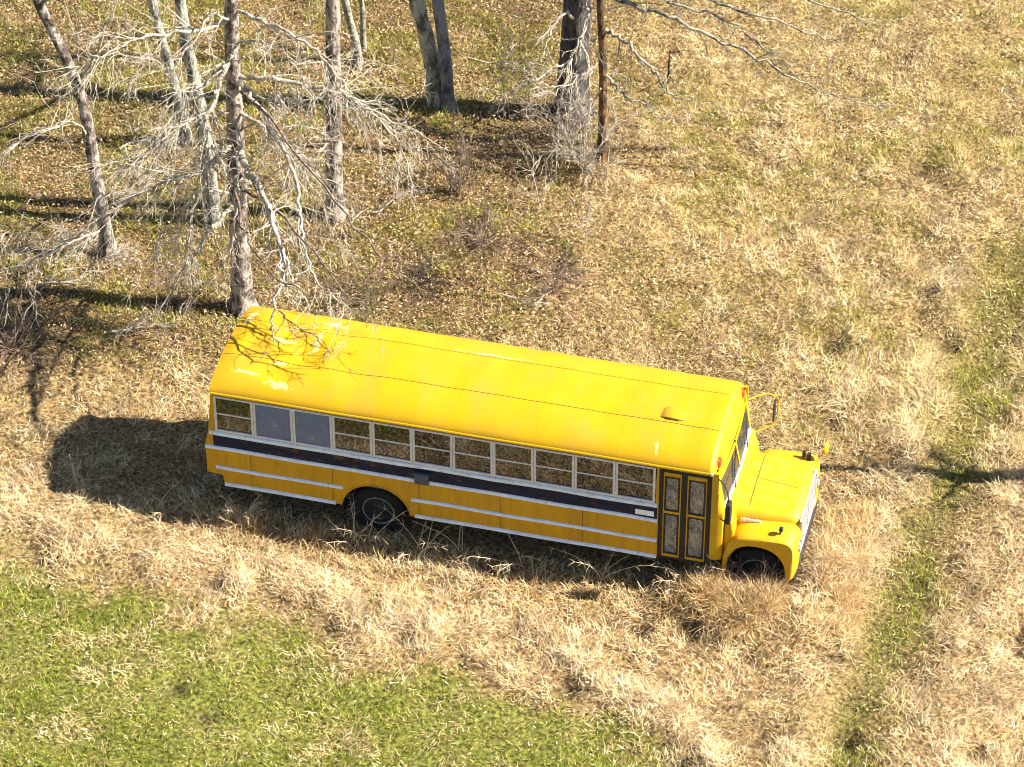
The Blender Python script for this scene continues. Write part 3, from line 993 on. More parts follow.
# brow: from roof edge down to the windshield head
row0 = [roof_pt(8.44, u) for u in us]
def brow_row(dx, ky, f, zlow):
    return [(8.44 + dx * (1 - .35 * abs(u) ** 3), y * ky, zlow + (z - zlow) * f) for u, (x, y, z) in zip(us, row0)]
mb.grid([row0, brow_row(.05, .998, .97, 2.25), brow_row(.095, .99, .84, 2.25), brow_row(.125, .98, .64, 2.25), brow_row(.145, .97, .40, 2.25), brow_row(.16, .955, .15, 2.25), brow_row(.16, .945, .03, 2.25), brow_row(.11, .94, 0.0, 2.25)])
mb.build('brow', M['yellow_front'], bus, 50)
mb = MB()
# windshield, two flat panes with a centre post, raked forward
def ws(y, f, dx=0.0):                                              # f 0 bottom .. 1 head
    bulge = .05 * (1 - (y / 1.06) ** 2)
    return (8.68 - .105 * f + bulge + dx, y, 1.735 + .535 * f)
fr = MB()
for (ya, yb) in ((-1.06, -.02), (.02, 1.06)):
    ysx = np.linspace(ya, yb, 8)
    mb2 = MB(); mb2.grid([[ws(y, f) for f in (0, 1)] for y in ysx])
    mb2.build('windshield', M['glass_front'], bus)
    for f0, f1 in ((-.03, .05), (.95, 1.02)):
        fr.grid([[ws(y, f0, -.01), ws(y, f0, .012), ws(y, f1, .012), ws(y, f1, -.01)] for y in ysx])
for y in (-1.06, 0, 1.06):
    fr.grid([[ws(y - .03, f, -.008), ws(y - .03, f, .013), ws(y + .03, f, .013), ws(y + .03, f, -.008)] for f in (0, .5, 1)])
fr.build('windshield_frame', M['yellow_front'], bus)
mb = MB()
mb.grid([[ws(y, -.035, -.01), ws(y, -.03, .020), ws(y, .07, .018), ws(y, .07, -.005)] for y in np.linspace(-1.07, 1.07, 15)])
mb.build('windshield_sill', M['rail'], bus)
for y in (-.5, .55):
    mb = MB()
    mb.tube([ws(y, -.05, .03), ws(y + .10, .22, .02), ws(y + .22, .62, .022)], .010, 5)
    mb.tube([ws(y + .05, .30, .028), ws(y + .36, .86, .028)], .010, 4)
    mb.build('wiper', M['black'], bus)
mb = MB()
# cowl shelf, below the glass
P = []
for y in np.linspace(-1.08, 1.08, 13):
    bulge = .05 * (1 - (y / 1.06) ** 2)
    side = abs(y) > .86
    P.append([(8.70 + bulge, y, 1.725), (8.765 + bulge, y, 1.70), (8.86 if not side else 8.80, y, 1.60 if not side else 1.50), (8.90 if not side else 8.84, y, 1.12 if not side else 1.05), (8.88 if not side else 8.80, y, .80)])
mb.grid(P)
mb.build('cowl', M['yellow_front'], bus, 35)

# hood
mb = MB()
prof = [(-1, 0), (-1.0, .35), (-.985, .62), (-.93, .80), (-.82, .89), (-.5, .955), (-.2, .99), (-.02, 1.0), (0, .985), (.02, 1.0), (.2, .99), (.5, .955), (.82, .89), (.93, .80), (.985, .62), (1.0, .35), (1, 0)]
rows = []
for x in list(np.linspace(8.84, 9.74, 14)) + [9.80, 9.845, 9.87, 9.885]:
    t = (x - 8.84) / 1.12
    hw = .84 - .12 * t
    zb = 1.08 + .0 * t
    zt = 1.62 - .14 * t
    d = max(0, (x - 9.74) / .13)
    zt -= .07 * d ** 2.2
    hw -= .03 * d ** 2
    rows.append([(x, p * hw, zb + (zt - zb) * q) for p, q in prof])
mb.grid(rows)
for xj in (9.03,):
    t = (xj - 8.84) / 1.12
    P = [[(xj + dx, p * (.84 - .12 * t), 1.08 + (.54 - .14 * t) * q + dz) for dx, dz in ((0, -.002), (0, .006), (.012, .006), (.012, -.002))] for p, q in prof[4:13]]
    mb.grid(P, 1)
for yy in (0,):
    mb.grid([[(x, yy - .008, 1.60 - .125 * (x - 8.84)), (x, yy - .006, 1.620 - .125 * (x - 8.84)), (x, yy + .006, 1.620 - .125 * (x - 8.84)), (x, yy + .008, 1.60 - .125 * (x - 8.84))] for x in np.linspace(9.05, 9.73, 6)], 1)
mb.build('hood', [M['yellow_front'], M['seam']], bus, 40)
# lettered chrome name strip on the hood side: raised letter-sized bars, too worn to read
for s in (-1, 1):
    mb = MB()
    for k in range(9):
        x = 8.93 + k * .037
        hgt = (.045, .06, .05, .06, .045, .055, .05, .06, .045)[k]
        mb.box(x, x + .026, s * .838 - .012, s * .838 + .012, 1.335, 1.335 + hgt)
    mb.box(8.92, 9.27, s * .838 - .010, s * .838 + .010, 1.328, 1.336)
    mb.build('name_strip', M['white'], bus)

# scuttle panels between the corner posts and the fenders
for s in (-1, 1):
    mb = MB(); mb.prism([(8.702, .80), (8.86, .80), (8.87, 1.25), (8.84, 1.46), (8.80, 1.55), (8.703, 1.60)], s * .74, s * 1.10)
    mb.build('scuttle_panel', M['yellow_front'], bus, 40, bevel=.035)
# grille
mb = MB()
xg = 9.905
zb, zt, hw = .78, 1.37, .66
mb.box(xg - .03, xg + .012, -hw - .04, -hw + .0, zb, zt); mb.box(xg - .03, xg + .012, hw - .0, hw + .04, zb, zt)
mb.box(xg - .03, xg + .012, -hw - .04, hw + .04, zt + .001, zt + .022); mb.box(xg - .03, xg + .02, -hw - .05, hw + .05, zb - .06, zb - .001)
mb.box(xg - .02, xg + .012, -.025, .025, zb, zt)
for k in range(8):
    z = zb + .012 + k * .066
    mb.prism([(xg - .02, z), (xg + .007, z + .004), (xg + .007, z + .030), (xg - .02, z + .026)], -hw + .0, -.025)
    mb.prism([(xg - .02, z), (xg + .007, z + .004), (xg + .007, z + .030), (xg - .02, z + .026)], .025, hw - .0)
mb.build('grille', M['silver'], bus)
mb = MB(); mb.box(xg - .05, xg + .003, -hw - .01, hw + .01, zb, zt); mb.build('radiator', M['black'], bus)

# fenders
lipP = [(8.77, .42), (8.785, .66), (8.83, .84), (8.93, 1.0), (9.08, 1.09), (9.27, 1.115), (9.46, 1.085), (9.62, .99), (9.72, .83), (9.765, .64), (9.775, .42)]
shP = [(8.70, .45), (8.715, .72), (8.76, .96), (8.86, 1.15), (9.00, 1.25), (9.25, 1.29), (9.53, 1.305), (9.76, 1.295), (9.87, 1.19), (9.89, .92), (9.88, .55)]
def resample(P, n):
    P = [Vector((a, 0, b)) for a, b in P]
    # Catmull-Rom
    out = []
    for i in range(len(P) - 1):
        p0, p1, p2, p3 = P[max(0, i - 1)], P[i], P[i + 1], P[min(len(P) - 1, i + 2)]
        for k in range(n):
            t = k / n
            out.append(.5 * ((2 * p1) + (p2 - p0) * t + (2 * p0 - 5 * p1 + 4 * p2 - p3) * t * t + (3 * p1 - p0 - 3 * p2 + p3) * t ** 3))
    out.append(P[-1])
    return [(p.x, p.z) for p in out]
LP, SP = resample(lipP, 4), resample(shP, 4)
for s in (-1, 1):
    rows = []
    for (lx, lz), (sx, sz) in zip(LP, SP):
        cx, cz = 9.27, .75
        dx, dz = sx - cx, sz - cz
        ln = math.hypot(dx, dz); dx, dz = dx / ln, dz / ln
        up = max(0, dz)
        rows.append([(lx, s * 1.02, lz), (lx, s * 1.185, lz), (lx + dx * .03, s * 1.21, lz + dz * .03), (sx - dx * .022, s * 1.205, sz - dz * .022),
                     (sx - dx * .003, s * 1.185, sz - dz * .003), (sx + dx * .012, s * 1.10, sz + dz * .012), (sx + dx * .03, s * .98, sz + dz * .03 + .02 * up), (sx + dx * .035, s * .80, sz + dz * .035 + .03 * up), (sx + dx * .03, s * .70, sz + dz * .03 + .03 * up)])
    mb = MB(); mb.grid(rows)
    mb.build('fender', M['yellow_front'], bus, 45)
    # inner liner
    mb = MB(); mb.box(8.80, 9.75, min(s * .66, s * .70), max(s * .66, s * .70), .5, 1.25); mb.build('fender_liner', M['black'], bus)
    # headlight in the fender's nose
    mb = MB()
    mb.lathe_y([(0, .105), (.03, .11), (.05, .10), (.05, .085)], 0, 0, 20); mb.v = [(9.885 + p[1], s * .84 + p[0], 1.0 + p[2]) for p in mb.v]
    hl = mb.build('headlight', M['chrome'], bus, 40)
    mb = MB(); mb.lathe_y([(.0, .09), (.03, .088), (.055, .05), (.062, 0)], 0, 0, 20); mb.v = [(9.885 + p[1], s * .84 + p[0], 1.0 + p[2]) for p in mb.v]
    mb.build('lens', M['lens'], hl, 60)
    # turn signal pods on top of the fender
    mb = MB()
    mb.tube([(9.62, s * 1.02, 1.31), (9.62, s * 1.02, 1.40)], .018, 6)
    mb.v += []
    mb2 = MB(); mb2.lathe_y([(-.0, 0), (0, .038), (.02, .045), (.05, .045), (.06, .035), (.065, 0)], 0, 0, 14)
    mb2.v = [(9.60 + p[1], s * 1.02 + p[0], 1.44 + p[2]) for p in mb2.v]
    mb.add(mb2.v, mb2.f)
    ts = mb.build('turn_signal', M['black'], bus, 40)
    mb = MB(); mb.lathe_y([(.066, .034), (.074, .022), (.077, 0)], 0, 0, 14); mb.v = [(9.60 + p[1], s * 1.02 + p[0], 1.44 + p[2]) for p in mb.v]
    mb.build('lens', M['amber'], ts, 40)
mb = MB()
mb.prism([(9.86, .28), (9.91, .30), (9.91, .44), (9.86, .46)], -1.02, 1.02); mb.build('front_bumper', M['black'], bus, bevel=.02)

# flasher lamps in the brow
for yv, mt in ((-.93, 'red'), (.93, 'red')):
    mb = MB(); mb.lathe_y([(-.03, .10), (.0, .095), (.018, .07), (.025, 0)], 0, 0, 20)
    zc = 2.545 if abs(yv) > .8 else 2.60
    mb.v = [((8.550 if abs(yv) > .8 else 8.56) + p[1], yv + p[0], zc + p[2]) for p in mb.v]
    mb.build('flasher_lamp', M['red'] if mt == 'red' else M['amber'], bus, 50)
# small amber clearance lamp at the corner, near side
mb = MB(); mb.box(8.46, 8.51, -1.265, -1.225, 2.50, 2.55); mb.build('clearance_lamp', M['lens'], bus, bevel=.01)

# mirrors
def mirror(s, x, y, z0, z1, bar):
    mb = MB()
    mb.tube(bar, .013, 6)
    br = mb.build('mirror_bracket', M['yellow'] if s > 0 else M['chassis'], bus, 50)
    mb = MB(); tk = .014 if s > 0 else .045
    mb.box(x - tk, x + tk, y - .085, y + .085, z0, z1)
    mb.build('mirror', M['black'], br, bevel=.02)
mirror(1, 9.02, 1.42, 1.72, 2.10, [(8.62, 1.10, 2.30), (8.74, 1.22, 2.31), (8.90, 1.38, 2.28), (9.03, 1.46, 2.19), (9.07, 1.48, 2.10), (9.07, 1.47, 1.70), (9.02, 1.40, 1.62), (8.74, 1.14, 1.60)])
mirror(-1, 8.81, -1.38, 1.72, 2.12, [(8.60, -1.20, 2.42), (8.70, -1.30, 2.42), (8.78, -1.35, 2.30), (8.80, -1.36, 2.14), (8.80, -1.36, 1.74), (8.74, -1.30, 1.64), (8.64, -1.20, 1.62)])
# round crossing mirror on the far fender
mb = MB()
mb.tube([(9.85, 1.0, 1.30), (9.92, 1.06, 1.42), (9.97, 1.08, 1.52)], .012, 5)
cb = mb.build('mirror_stalk', M['yellow'], bus, 50)
mb = MB(); mb.lathe_y([(-.03, 0), (-.05, .05), (-.03, .095), (.0, .115), (.012, .115), (.01, 0)], 0, 0, 18)
mb.v = [(9.98 - p[1] * .9 + p[0] * .1, 1.08 + p[0], 1.56 + p[2]) for p in mb.v]
mb.build('crossing_mirror', M['yellow'], cb, 50)
# dark stub on the far edge of the hood
mb = MB(); mb.tube([(9.72, .98, 1.29), (9.72, .98, 1.47)], .035, 8); mb.build('stack_stub', M['rim'], bus, 50)

# roof vent: low scoop, a dark strip painting the shade on its near face
mb = MB()
vz = 2.862
P = []
for x, h, wv in ((7.42, .008, .11), (7.50, .055, .13), (7.60, .075, .145), (7.74, .055, .14), (7.88, .018, .12), (7.92, .002, .11)):
    P.append([(x, q * wv - .30, vz + h * e) for q, e in ((-1, -.3), (-.99, .78), (-.8, 1), (0, 1.08), (.8, 1), (.99, .8), (1, -.3))])
mb.grid(P)
mb.build('roof_vent', M['yellow'], bus, 45)
mb = MB(); mb.prism([(7.50, vz - .005), (7.82, vz - .005), (7.74, vz + .038), (7.56, vz + .050)], -.452, -.440); mb.build('vent_shade_face', M['seam'], bus)

# dark box on the stripe, white notice by the front window
mb = MB()
mb.box(3.50, 3.74, -1.275, -1.21, 1.33, 1.53); mb.box(3.47, 3.77, -1.285, -1.206, 1.532, 1.555)
mb.build('fuel_door_box', M['boxblue'], bus, bevel=.008)
mb = MB(); mb.box(7.24, 7.55, -1.215, -1.208, 1.425, 1.53); mb.build('notice_plate', M['white'], bus)

# ------------------------------------------------------------------ trees
def rnd_dir(d, spread):
    v = Vector((random.gauss(0, 1), random.gauss(0, 1), random.gauss(0, 1))).normalized()
    return (d.normalized() + v * spread).normalized()

def grow(mb, p, d, L, r, level, droop=0.15, kids=4, mi=0, spread=.75):
    n = 4 if level else 5
    pts, rad = [Vector(p)], [r]
    dd = Vector(d).normalized()
    for k in range(n):
        dd = rnd_dir(dd + Vector((0, 0, -droop)), .27)
        pts.append(pts[-1] + dd * (L / n))
        rad.append(r * (1 - .72 * (k + 1) / n))
    if pts[-1].z < .03: pts[-1].z = .03
    mb.tube(pts, rad, 4 if r < .02 else 5, mi, caps=False)
    if level <= 0: return
    for k in range(kids):
        t = random.uniform(.2, 1.0) * n
        i = min(n - 1, int(t))
        q = pts[i].lerp(pts[i + 1], t - i)
        q = Vector(q)
        grow(mb, q, rnd_dir(pts[i + 1] - pts[i], spread), L * random.uniform(.35, .65), max(.0048, rad[i] * .62), level - 1, droop, kids, mi, spread)

def smooth_path(P, n=5):
    out = []
    for i in range(len(P) - 1):
        p0, p1, p2, p3 = P[max(0, i - 1)], P[i], P[i + 1], P[min(len(P) - 1, i + 2)]
        for k in range(n):
            t = k / n
            out.append(.5 * ((2 * p1) + (p2 - p0) * t + (2 * p0 - 5 * p1 + 4 * p2 - p3) * t * t + (3 * p1 - p0 - 3 * p2 + p3) * t ** 3))
    out.append(P[-1])
    return out

def limb(root, base, P, r0, r1, mat, twigs=10, level=1, tl=.9, droop=.07, kids=4, name='branch'):
    P = smooth_path([Vector(p) for p in P], 5)
    n = len(P)
    r0 *= .82; twigs = int(twigs * 1.5)
    mb = MB()
    wob = [Vector((random.gauss(0, .035), random.gauss(0, .035), random.gauss(0, .035))) for _ in P]
    w_amp = .75
    P = [p + (w_ * w_amp if 0 < i else w_ * 0) for i, (p, w_) in enumerate(zip(P, wob))]
    mb.tube(P, [r0 + (r1 - r0) * i / (n - 1) for i in range(n)], 7, lump=.10)
    for k in range(twigs):
        t = (k + random.random()) / twigs * .85 + .15
        f = t * (n - 1); i = min(n - 2, int(f))
        q = P[i].lerp(P[i + 1], f - i)
        d = P[i + 1] - P[i]
        grow(mb, q, rnd_dir(d, .85), tl * random.uniform(.4, 1.35), max(.009, (r0 + (r1 - r0) * t) * .42), level, droop, kids)
    return mb.build(name, mat, root, 60, off=base)

def tree(name, label, px, py, trunk, r0, r1, top, bark_m, twig_m, limbs=(), crown=6, group=None, crown_from=.55, category='tree', crown_len=2.6, flare=1.6, tw=9, twl=.9):
    """trunk: list of (px, py, lean) seen above the base; lean is metres towards the camera"""
    b = ground(px, py); b.z = hz(b.x, b.y)
    root = empty(name, b)
    tag(root, label, category, group)
    P = [Vector(b) - Vector((0, 0, .15))]
    for qx, qy, ln in trunk:
        P.append(at_y(qx, qy, b.y - ln))
    d = (P[-1] - P[-2]).normalized()
    d = (d + Vector((0, 0, .6))).normalized()
    while P[-1].z < top:
        d = rnd_dir(d, .06); P.append(P[-1] + d * 1.4)
    P = smooth_path(P, 5)
    n = len(P)
    mb = MB()
    rr = []
    for i, p in enumerate(P):
        f = max(0, p.z - b.z) / max(.1, top)
        r = r0 + (r1 - r0) * min(1, f)
        r *= 1 + (flare - 1) * math.exp(-max(0, p.z - b.z) / .25)
        rr.append(r * random.uniform(.96, 1.05))
    mb.tube(P, rr, 12, lump=.05)
    mb.build('trunk', bark_m, root, 60, off=b)
    for L_ in limbs:
        pts, ra, rb = L_[0], L_[1], L_[2]
        kw = L_[3] if len(L_) > 3 else {}
        Q = [at_y(qx, qy, b.y - ln) for qx, qy, ln in pts]
        for q in Q:
            if q.z < .05: q.z = .05
        limb(root, b, Q, ra, rb, kw.pop('mat', twig_m), **kw)
    for k in range(crown):
        f = crown_from + (1 - crown_from) * (k + .5) / crown
        z = f * top
        i = min(range(n), key=lambda j: abs(P[j].z - z))
        a = k * 2.4 + random.uniform(-.4, .4)
        d = Vector((math.cos(a), math.sin(a), .45))
        ln = crown_len * random.uniform(.7, 1.2) * (1.2 - .5 * f)
        Q = [P[i], P[i] + d * ln * .4, P[i] + d * ln * .75 + Vector((0, 0, .15)), P[i] + d * ln + Vector((0, 0, .1))]
        limb(root, b, Q, rr[i] * .55, .012, twig_m, tw, 1, twl, .0, 3)
    return root

TG = 'bare trees behind the bus'
# the big one right behind the tail, with dead limbs drooping all round
T4 = [
    ([(236, 137, 0), (216, 158, .3), (207, 170, .6), (190, 174, .9), (160, 185, 1.1), (128, 200, 1.2), (92, 226, 1.2), (50, 252, 1.2), (12, 272, 1.2)], .075, .010, dict(twigs=26, level=2, tl=1.0, kids=3)),
    ([(233, 50, 0), (222, 80, .2), (212, 105, .4), (205, 130, .6), (207, 168, .8), (196, 200, 1.2), (188, 232, 1.5), (186, 262, 1.7)], .075, .012, dict(twigs=18, level=2, tl=.9, kids=3)),
    ([(238, 150, 0), (244, 166, .5), (259, 184, 1.2), (269, 207, 2.0), (273, 218, 2.4), (281, 249, 3.4), (284, 267, 3.9), (275, 309, 4.5), (272, 330, 4.7)], .085, .016, dict(twigs=16, level=2, tl=.85, kids=3)),
    ([(281, 249, 3.4), (290, 272, 4.0), (302, 296, 4.5), (318, 318, 4.9)], .03, .008, dict(twigs=7, level=1, tl=.6)),
    ([(237, 78, 0), (248, 92, .3), (267, 121, .8), (287, 158, 1.3), (300, 200, 1.6), (302, 236, 2.6), (310, 268, 3.4), (328, 292, 4.2), (352, 312, 4.7)], .065, .009, dict(twigs=20, level=2, tl=.85, kids=3)),
    ([(238, 110, 0), (262, 125, .4), (293, 150, .8), (314, 190, 1.2), (343, 226, 1.6)], .05, .008, dict(twigs=16, level=2, tl=.8, kids=3)),
    ([(235, 76, 0), (270, 80, .3), (323, 88, .6), (345, 95, .8), (376, 112, 1.0), (418, 132, 1.2)], .06, .009, dict(twigs=22, level=2, tl=1.0, kids=3)),
    ([(232, 10, 0), (259, 20, .4), (297, 38, .8), (326, 62, 1.1), (350, 92, 1.3)], .05, .009, dict(twigs=16, level=2, tl=.9, kids=3)),
    ([(240, 205, 0), (226, 212, .3), (200, 246, .7), (184, 267, .9), (168, 300, 1.1), (150, 322, 1.2)], .060, .009, dict(twigs=14, level=2, tl=.8, kids=3)),
    ([(233, 60, 0), (200, 90, .4), (168, 122, .8), (150, 150, 1.0), (120, 172, 1.1)], .05, .009, dict(twigs=16, level=2, tl=.9, kids=3)),
    ([(231, 20, 0), (196, 30, .4), (150, 36, .8), (110, 50, 1.1), (70, 72, 1.3)], .05, .009, dict(twigs=16, level=2, tl=.9, kids=3)),
    ([(236, 120, 0), (238, 170, .9), (236, 220, 1.4), (230, 255, 1.7)], .04, .008, dict(twigs=12, level=2, tl=.7, kids=3)),
    ([(240, 190, 0), (270, 205, 1.4), (300, 235, 3.4), (335, 280, 5.0), (352, 300, 5.5)], .036, .009, dict(twigs=5, level=2, tl=.7, kids=3, mat=M['twig_brown'])),
    ([(236, 160, 0), (240, 215, 2.4), (262, 262, 4.4), (300, 290, 5.3)], .036, .009, dict(twigs=5, level=2, tl=.7, kids=3, mat=M['twig_brown'])),
    ([(238, 90, 0), (280, 130, 2.0), (335, 200, 4.0), (385, 262, 5.2), (405, 285, 5.6)], .034, .009, dict(twigs=6, level=2, tl=.7, kids=3, mat=M['twig_brown'])),
]
for k_ in range(9):
    sx_ = (-1, 1, -1, 1, -1, 1, -1, 1, -1)[k_]
    y0_ = 20 + 22 * k_
    ln_ = random.uniform(50, 105) * sx_
    T4.append(([(233 + y0_ * .03, y0_, 0), (234 + ln_ * .35, y0_ + random.uniform(-6, 14), .4), (234 + ln_ * .7, y0_ + random.uniform(14, 40), .8), (234 + ln_, y0_ + random.uniform(45, 85), 1.1)], .034, .008, dict(twigs=9, level=2, tl=.8, kids=3)))
tree('bare_tree', 'bare grey tree close behind the bus tail, pale dead limbs drooping all round it', 243, 306,
     [(241, 270, 0), (238, 200, 0), (235, 120, 0), (232, 40, 0), (230, -60, 0)], .195, .07, 11, M['bark_grey'], M['twig'], T4, 7, TG)
tree('bare_tree', 'leaning bare tree at the left edge, trunk bent over to the upper left', 109, 256,
     [(103, 215, 0), (94, 165, 0), (82, 100, 0), (62, 50, 0), (38, 2, 0), (0, -90, 0)], .135, .06, 9, M['bark_grey'], M['twig'], [
         ([(80, 95, 0), (92, 60, .2), (110, 20, .3), (120, -20, .3)], .04, .01, dict(twigs=6)),
         ([(90, 140, 0), (70, 122, .3), (40, 132, .5), (5, 150, .6)], .03, .008, dict(twigs=9)),
         ([(105, 230, 0), (85, 236, .5), (55, 250, .8), (25, 268, .9)], .03, .008, dict(twigs=12, level=2, tl=.7, kids=3)),
         ([(100, 200, 0), (118, 180, .2), (130, 150, .3)], .025, .008, dict(twigs=6, level=1, tl=.6)),
     ], 4, TG)
tree('bare_tree', 'slim pale tree left of the pale lichened trunk, second trunk in from the left', 187, 142,
     [(184, 125, 0), (172, 75, 0), (158, 25, 0), (148, -20, 0)], .10, .05, 9, M['bark_green'], M['twig'], [
         ([(170, 70, 0), (150, 60, .2), (110, 55, .4), (75, 75, .5)], .03, .008, dict(twigs=12, level=2, tl=.7, kids=3)),
     ], 5, TG)
tree('bare_tree', 'pale lichened trunk just left of the big tree with the drooping limbs', 214, 222,
     [(211, 190, 0), (204, 130, 0), (194, 80, 0), (184, 30, 0), (176, -40, 0)], .145, .06, 11, M['bark_green'], M['twig'], [
         ([(200, 110, 0), (180, 128, .3), (150, 150, .6), (128, 172, .8)], .04, .008, dict(twigs=14, level=2, tl=.8, kids=3)),
         ([(205, 140, 0), (222, 160, .3), (232, 185, .5)], .03, .008, dict(twigs=8, level=1, tl=.6)),
     ], 6, TG)
tree('bare_tree', 'straight grey trunk with mottled bark right of the drooping limbs', 335, 214,
     [(334, 170, 0), (334, 110, 0), (333, 40, 0), (333, -60, 0)], .165, .08, 12, M['bark_grey'], M['twig'], [
         ([(333, 90, 0), (350, 96, .3), (380, 120, .6), (402, 150, .8), (412, 178, .9)], .035, .008, dict(twigs=14, level=2, tl=.7, kids=3)),
         ([(334, 140, 0), (320, 150, .3), (305, 180, .6)], .03, .008, dict(twigs=8, level=1, tl=.6)),
     ], 7, TG)
tree('bare_tree', 'thin pale forked trunk near the top edge, leaning left', 358, 62,
     [(355, 40, 0), (347, 10, 0), (340, -30, 0)], .085, .04, 8, M['bark_pale'], M['twig'], [
         ([(357, 50, 0), (360, 80, .3), (366, 92, .4)], .02, .008, dict(twigs=4, level=1, tl=.5)),
     ], 4, TG)
tree('bare_tree', 'very thin upright pale trunk at the top edge, left of the twin trunks', 363, 50,
     [(363, 25, 0), (361, -10, 0), (360, -50, 0)], .055, .03, 7, M['bark_pale'], M['twig'], (), 4, TG)
tree('bare_tree', 'left one of the twin trunks, thick and mottled pale and dark', 436, 104,
     [(434, 80, 0), (427, 40, 0), (416, 0, 0), (404, -50, 0)], .165, .08, 13, M['bark_green'], M['twig'], (), 7, TG)
tree('bare_tree', 'right one of the twin trunks, slimmer, its bark toned blue grey for shade', 448, 109,
     [(447, 80, 0), (443, 40, 0), (438, 0, 0), (434, -50, 0)], .125, .08, 12, M['bark_shaded'], M['twig'], (), 6, TG)
tree('bare_tree', 'thick dark trunk at the top edge wrapped in a thicket of pale twigs', 572, 112,
     [(573, 80, 0), (576, 30, 0), (578, -10, 0), (580, -70, 0)], .31, .12, 12, M['bark_dark'], M['twig'], [
         ([(577, 20, .2), (566, 14, .6), (552, 28, .9), (546, 44, 1.0), (541, 62, 1.1)], .04, .012, dict(twigs=8, level=1, tl=.5)),
         ([(580, 10, .2), (592, 6, .6), (584, 30, 1.0), (572, 52, 1.2), (566, 80, 1.3)], .035, .010, dict(twigs=14, level=2, tl=.6, kids=3)),
         ([(575, 50, .3), (568, 70, .6), (562, 100, .8), (572, 125, .9), (578, 140, 1.0)], .03, .008, dict(twigs=14, level=2, tl=.6, kids=3)),
         ([(570, 60, .3), (545, 75, .7), (522, 85, .9), (502, 96, 1.0)], .03, .008, dict(twigs=14, level=2, tl=.7, kids=3)),
         ([(580, 40, .3), (590, 70, .6), (584, 96, .8), (576, 112, .9)], .03, .008, dict(twigs=12, level=2, tl=.6, kids=3)),
         ([(582, -20, .2), (620, 0, .8), (660, 14, 1.2), (698, 30, 1.5), (730, 44, 1.7), (765, 62, 1.9), (800, 82, 2.0), (840, 98, 2.1), (885, 108, 2.1)], .06, .010, dict(twigs=16, level=1, tl=.7, mat=M['bark_pale'])),
         ([(582, -60, .2), (650, -30, .8), (710, 0, 1.2), (760, 14, 1.4), (800, 30, 1.5), (838, 44, 1.6)], .055, .010, dict(twigs=12, level=1, tl=.7, mat=M['bark_pale'])),
         ([(582, -30, .2), (640, -10, .9), (690, 8, 1.2), (730, 22, 1.3), (770, 52, 1.5), (800, 68, 1.6)], .04, .008, dict(twigs=12, level=1, tl=.6, mat=M['bark_pale'])),
         ([(582, -110, .2), (660, -80, .8), (740, -40, 1.2), (800, -5, 1.4), (850, 14, 1.5), (880, 24, 1.6)], .05, .010, dict(twigs=10, level=1, tl=.6, mat=M['bark_pale'])),
     ], 8, TG)
tree('bare_tree', 'slim orange brown trunk in front of the thick dark trunk', 602, 158,
     [(602, 130, 0), (603, 90, 0), (602, 40, 0), (600, 0, 0), (599, -40, 0)], .085, .05, 8, M['bark_orange'], M['twig'], [
         ([(606, 30, 0), (620, 40, .3), (640, 55, .5), (656, 75, .7), (668, 92, .8), (685, 100, .9), (722, 106, 1.0)], .05, .008, dict(twigs=12, level=1, tl=.6, mat=M['bark_pale'])),
         ([(604, 74, 0), (615, 84, .2), (628, 98, .4), (648, 108, .5), (662, 120, .6)], .04, .008, dict(twigs=10, level=1, tl=.45, mat=M['bark_pale'])),
         ([(600, 85, 0), (592, 105, .3), (587, 130, .4), (586, 158, .5)], .022, .008, dict(twigs=8, level=1, tl=.4, mat=M['twig'])),
         ([(601, 60, 0), (580, 75, .3), (556, 92, .6), (532, 96, .7)], .022, .008, dict(twigs=10, level=2, tl=.5, kids=3)),
     ], 4, TG)
# trees whose shade reaches in from beyond the right edge
tree('bare_tree', 'small bare tree beyond the right edge that throws its shade on the track', 1180, 486,
     [(1180, 440, 0), (1182, 380, 0)], .30, .06, 4.0, M['bark_grey'], M['twig'], (), 7, None, .55, crown_len=.9, tw=12, twl=.6)

# saplings and shrubs
def sapling(label, px, py, hgt, lean, mat, r=.018, kids=8, tl=.5):
    b = ground(px, py); b.z = hz(b.x, b.y)
    root = empty('sapling', b); tag(root, label, 'sapling', 'saplings under the trees')
    mb = MB()
    P = smooth_path([b - Vector((0, 0, .05)), b + Vector((lean * .4, 0, hgt * .5)), b + Vector((lean, 0, hgt))], 4)
    n = len(P)
    mb.tube(P, [r * (1 - .7 * i / (n - 1)) for i in range(n)], 6)
    mb.build('stem', mat, root, 60, off=b)
    mb = MB()
    for k in range(kids):
        i = random.randint(2, n - 2)
        grow(mb, P[i], rnd_dir(Vector((0, 0, 1)), .9), tl * random.uniform(.5, 1.1), r * .45, 1, 0, 3)
    mb.build('twigs', mat, root, 60, off=b)
    return root
sapling('dark upright sapling standing right of the orange brown trunk', 668, 82, .8, .02, M['twig_dark'], .03, 5)
sapling('pale thin sapling just below the orange brown trunk', 606, 178, 1.2, .1, M['twig'])
sapling('pale forked sapling left of the orange brown trunk', 583, 165, 1.3, -.1, M['twig'])
sapling('pale sapling below the thick dark trunk', 556, 172, 1.4, .05, M['twig'])
sapling('pale wispy sapling with dry twigs in the open ground above the bus roof', 585, 245, .9, .1, M['twig'], .012, 12, .45)
sapling('grey brown sapling left of the narrow bush near the twin trunks', 398, 212, 1.0, .0, M['twig'])
sapling('brown sapling in the litter midway between the twin trunks and the bus roof', 480, 268, 1.1, .1, M['twig_brown'], .012)
sapling('reddish sapling with upright twigs at the right of the straight grey trunk', 362, 236, .8, -.05, M['twig_brown'], .012, 10)

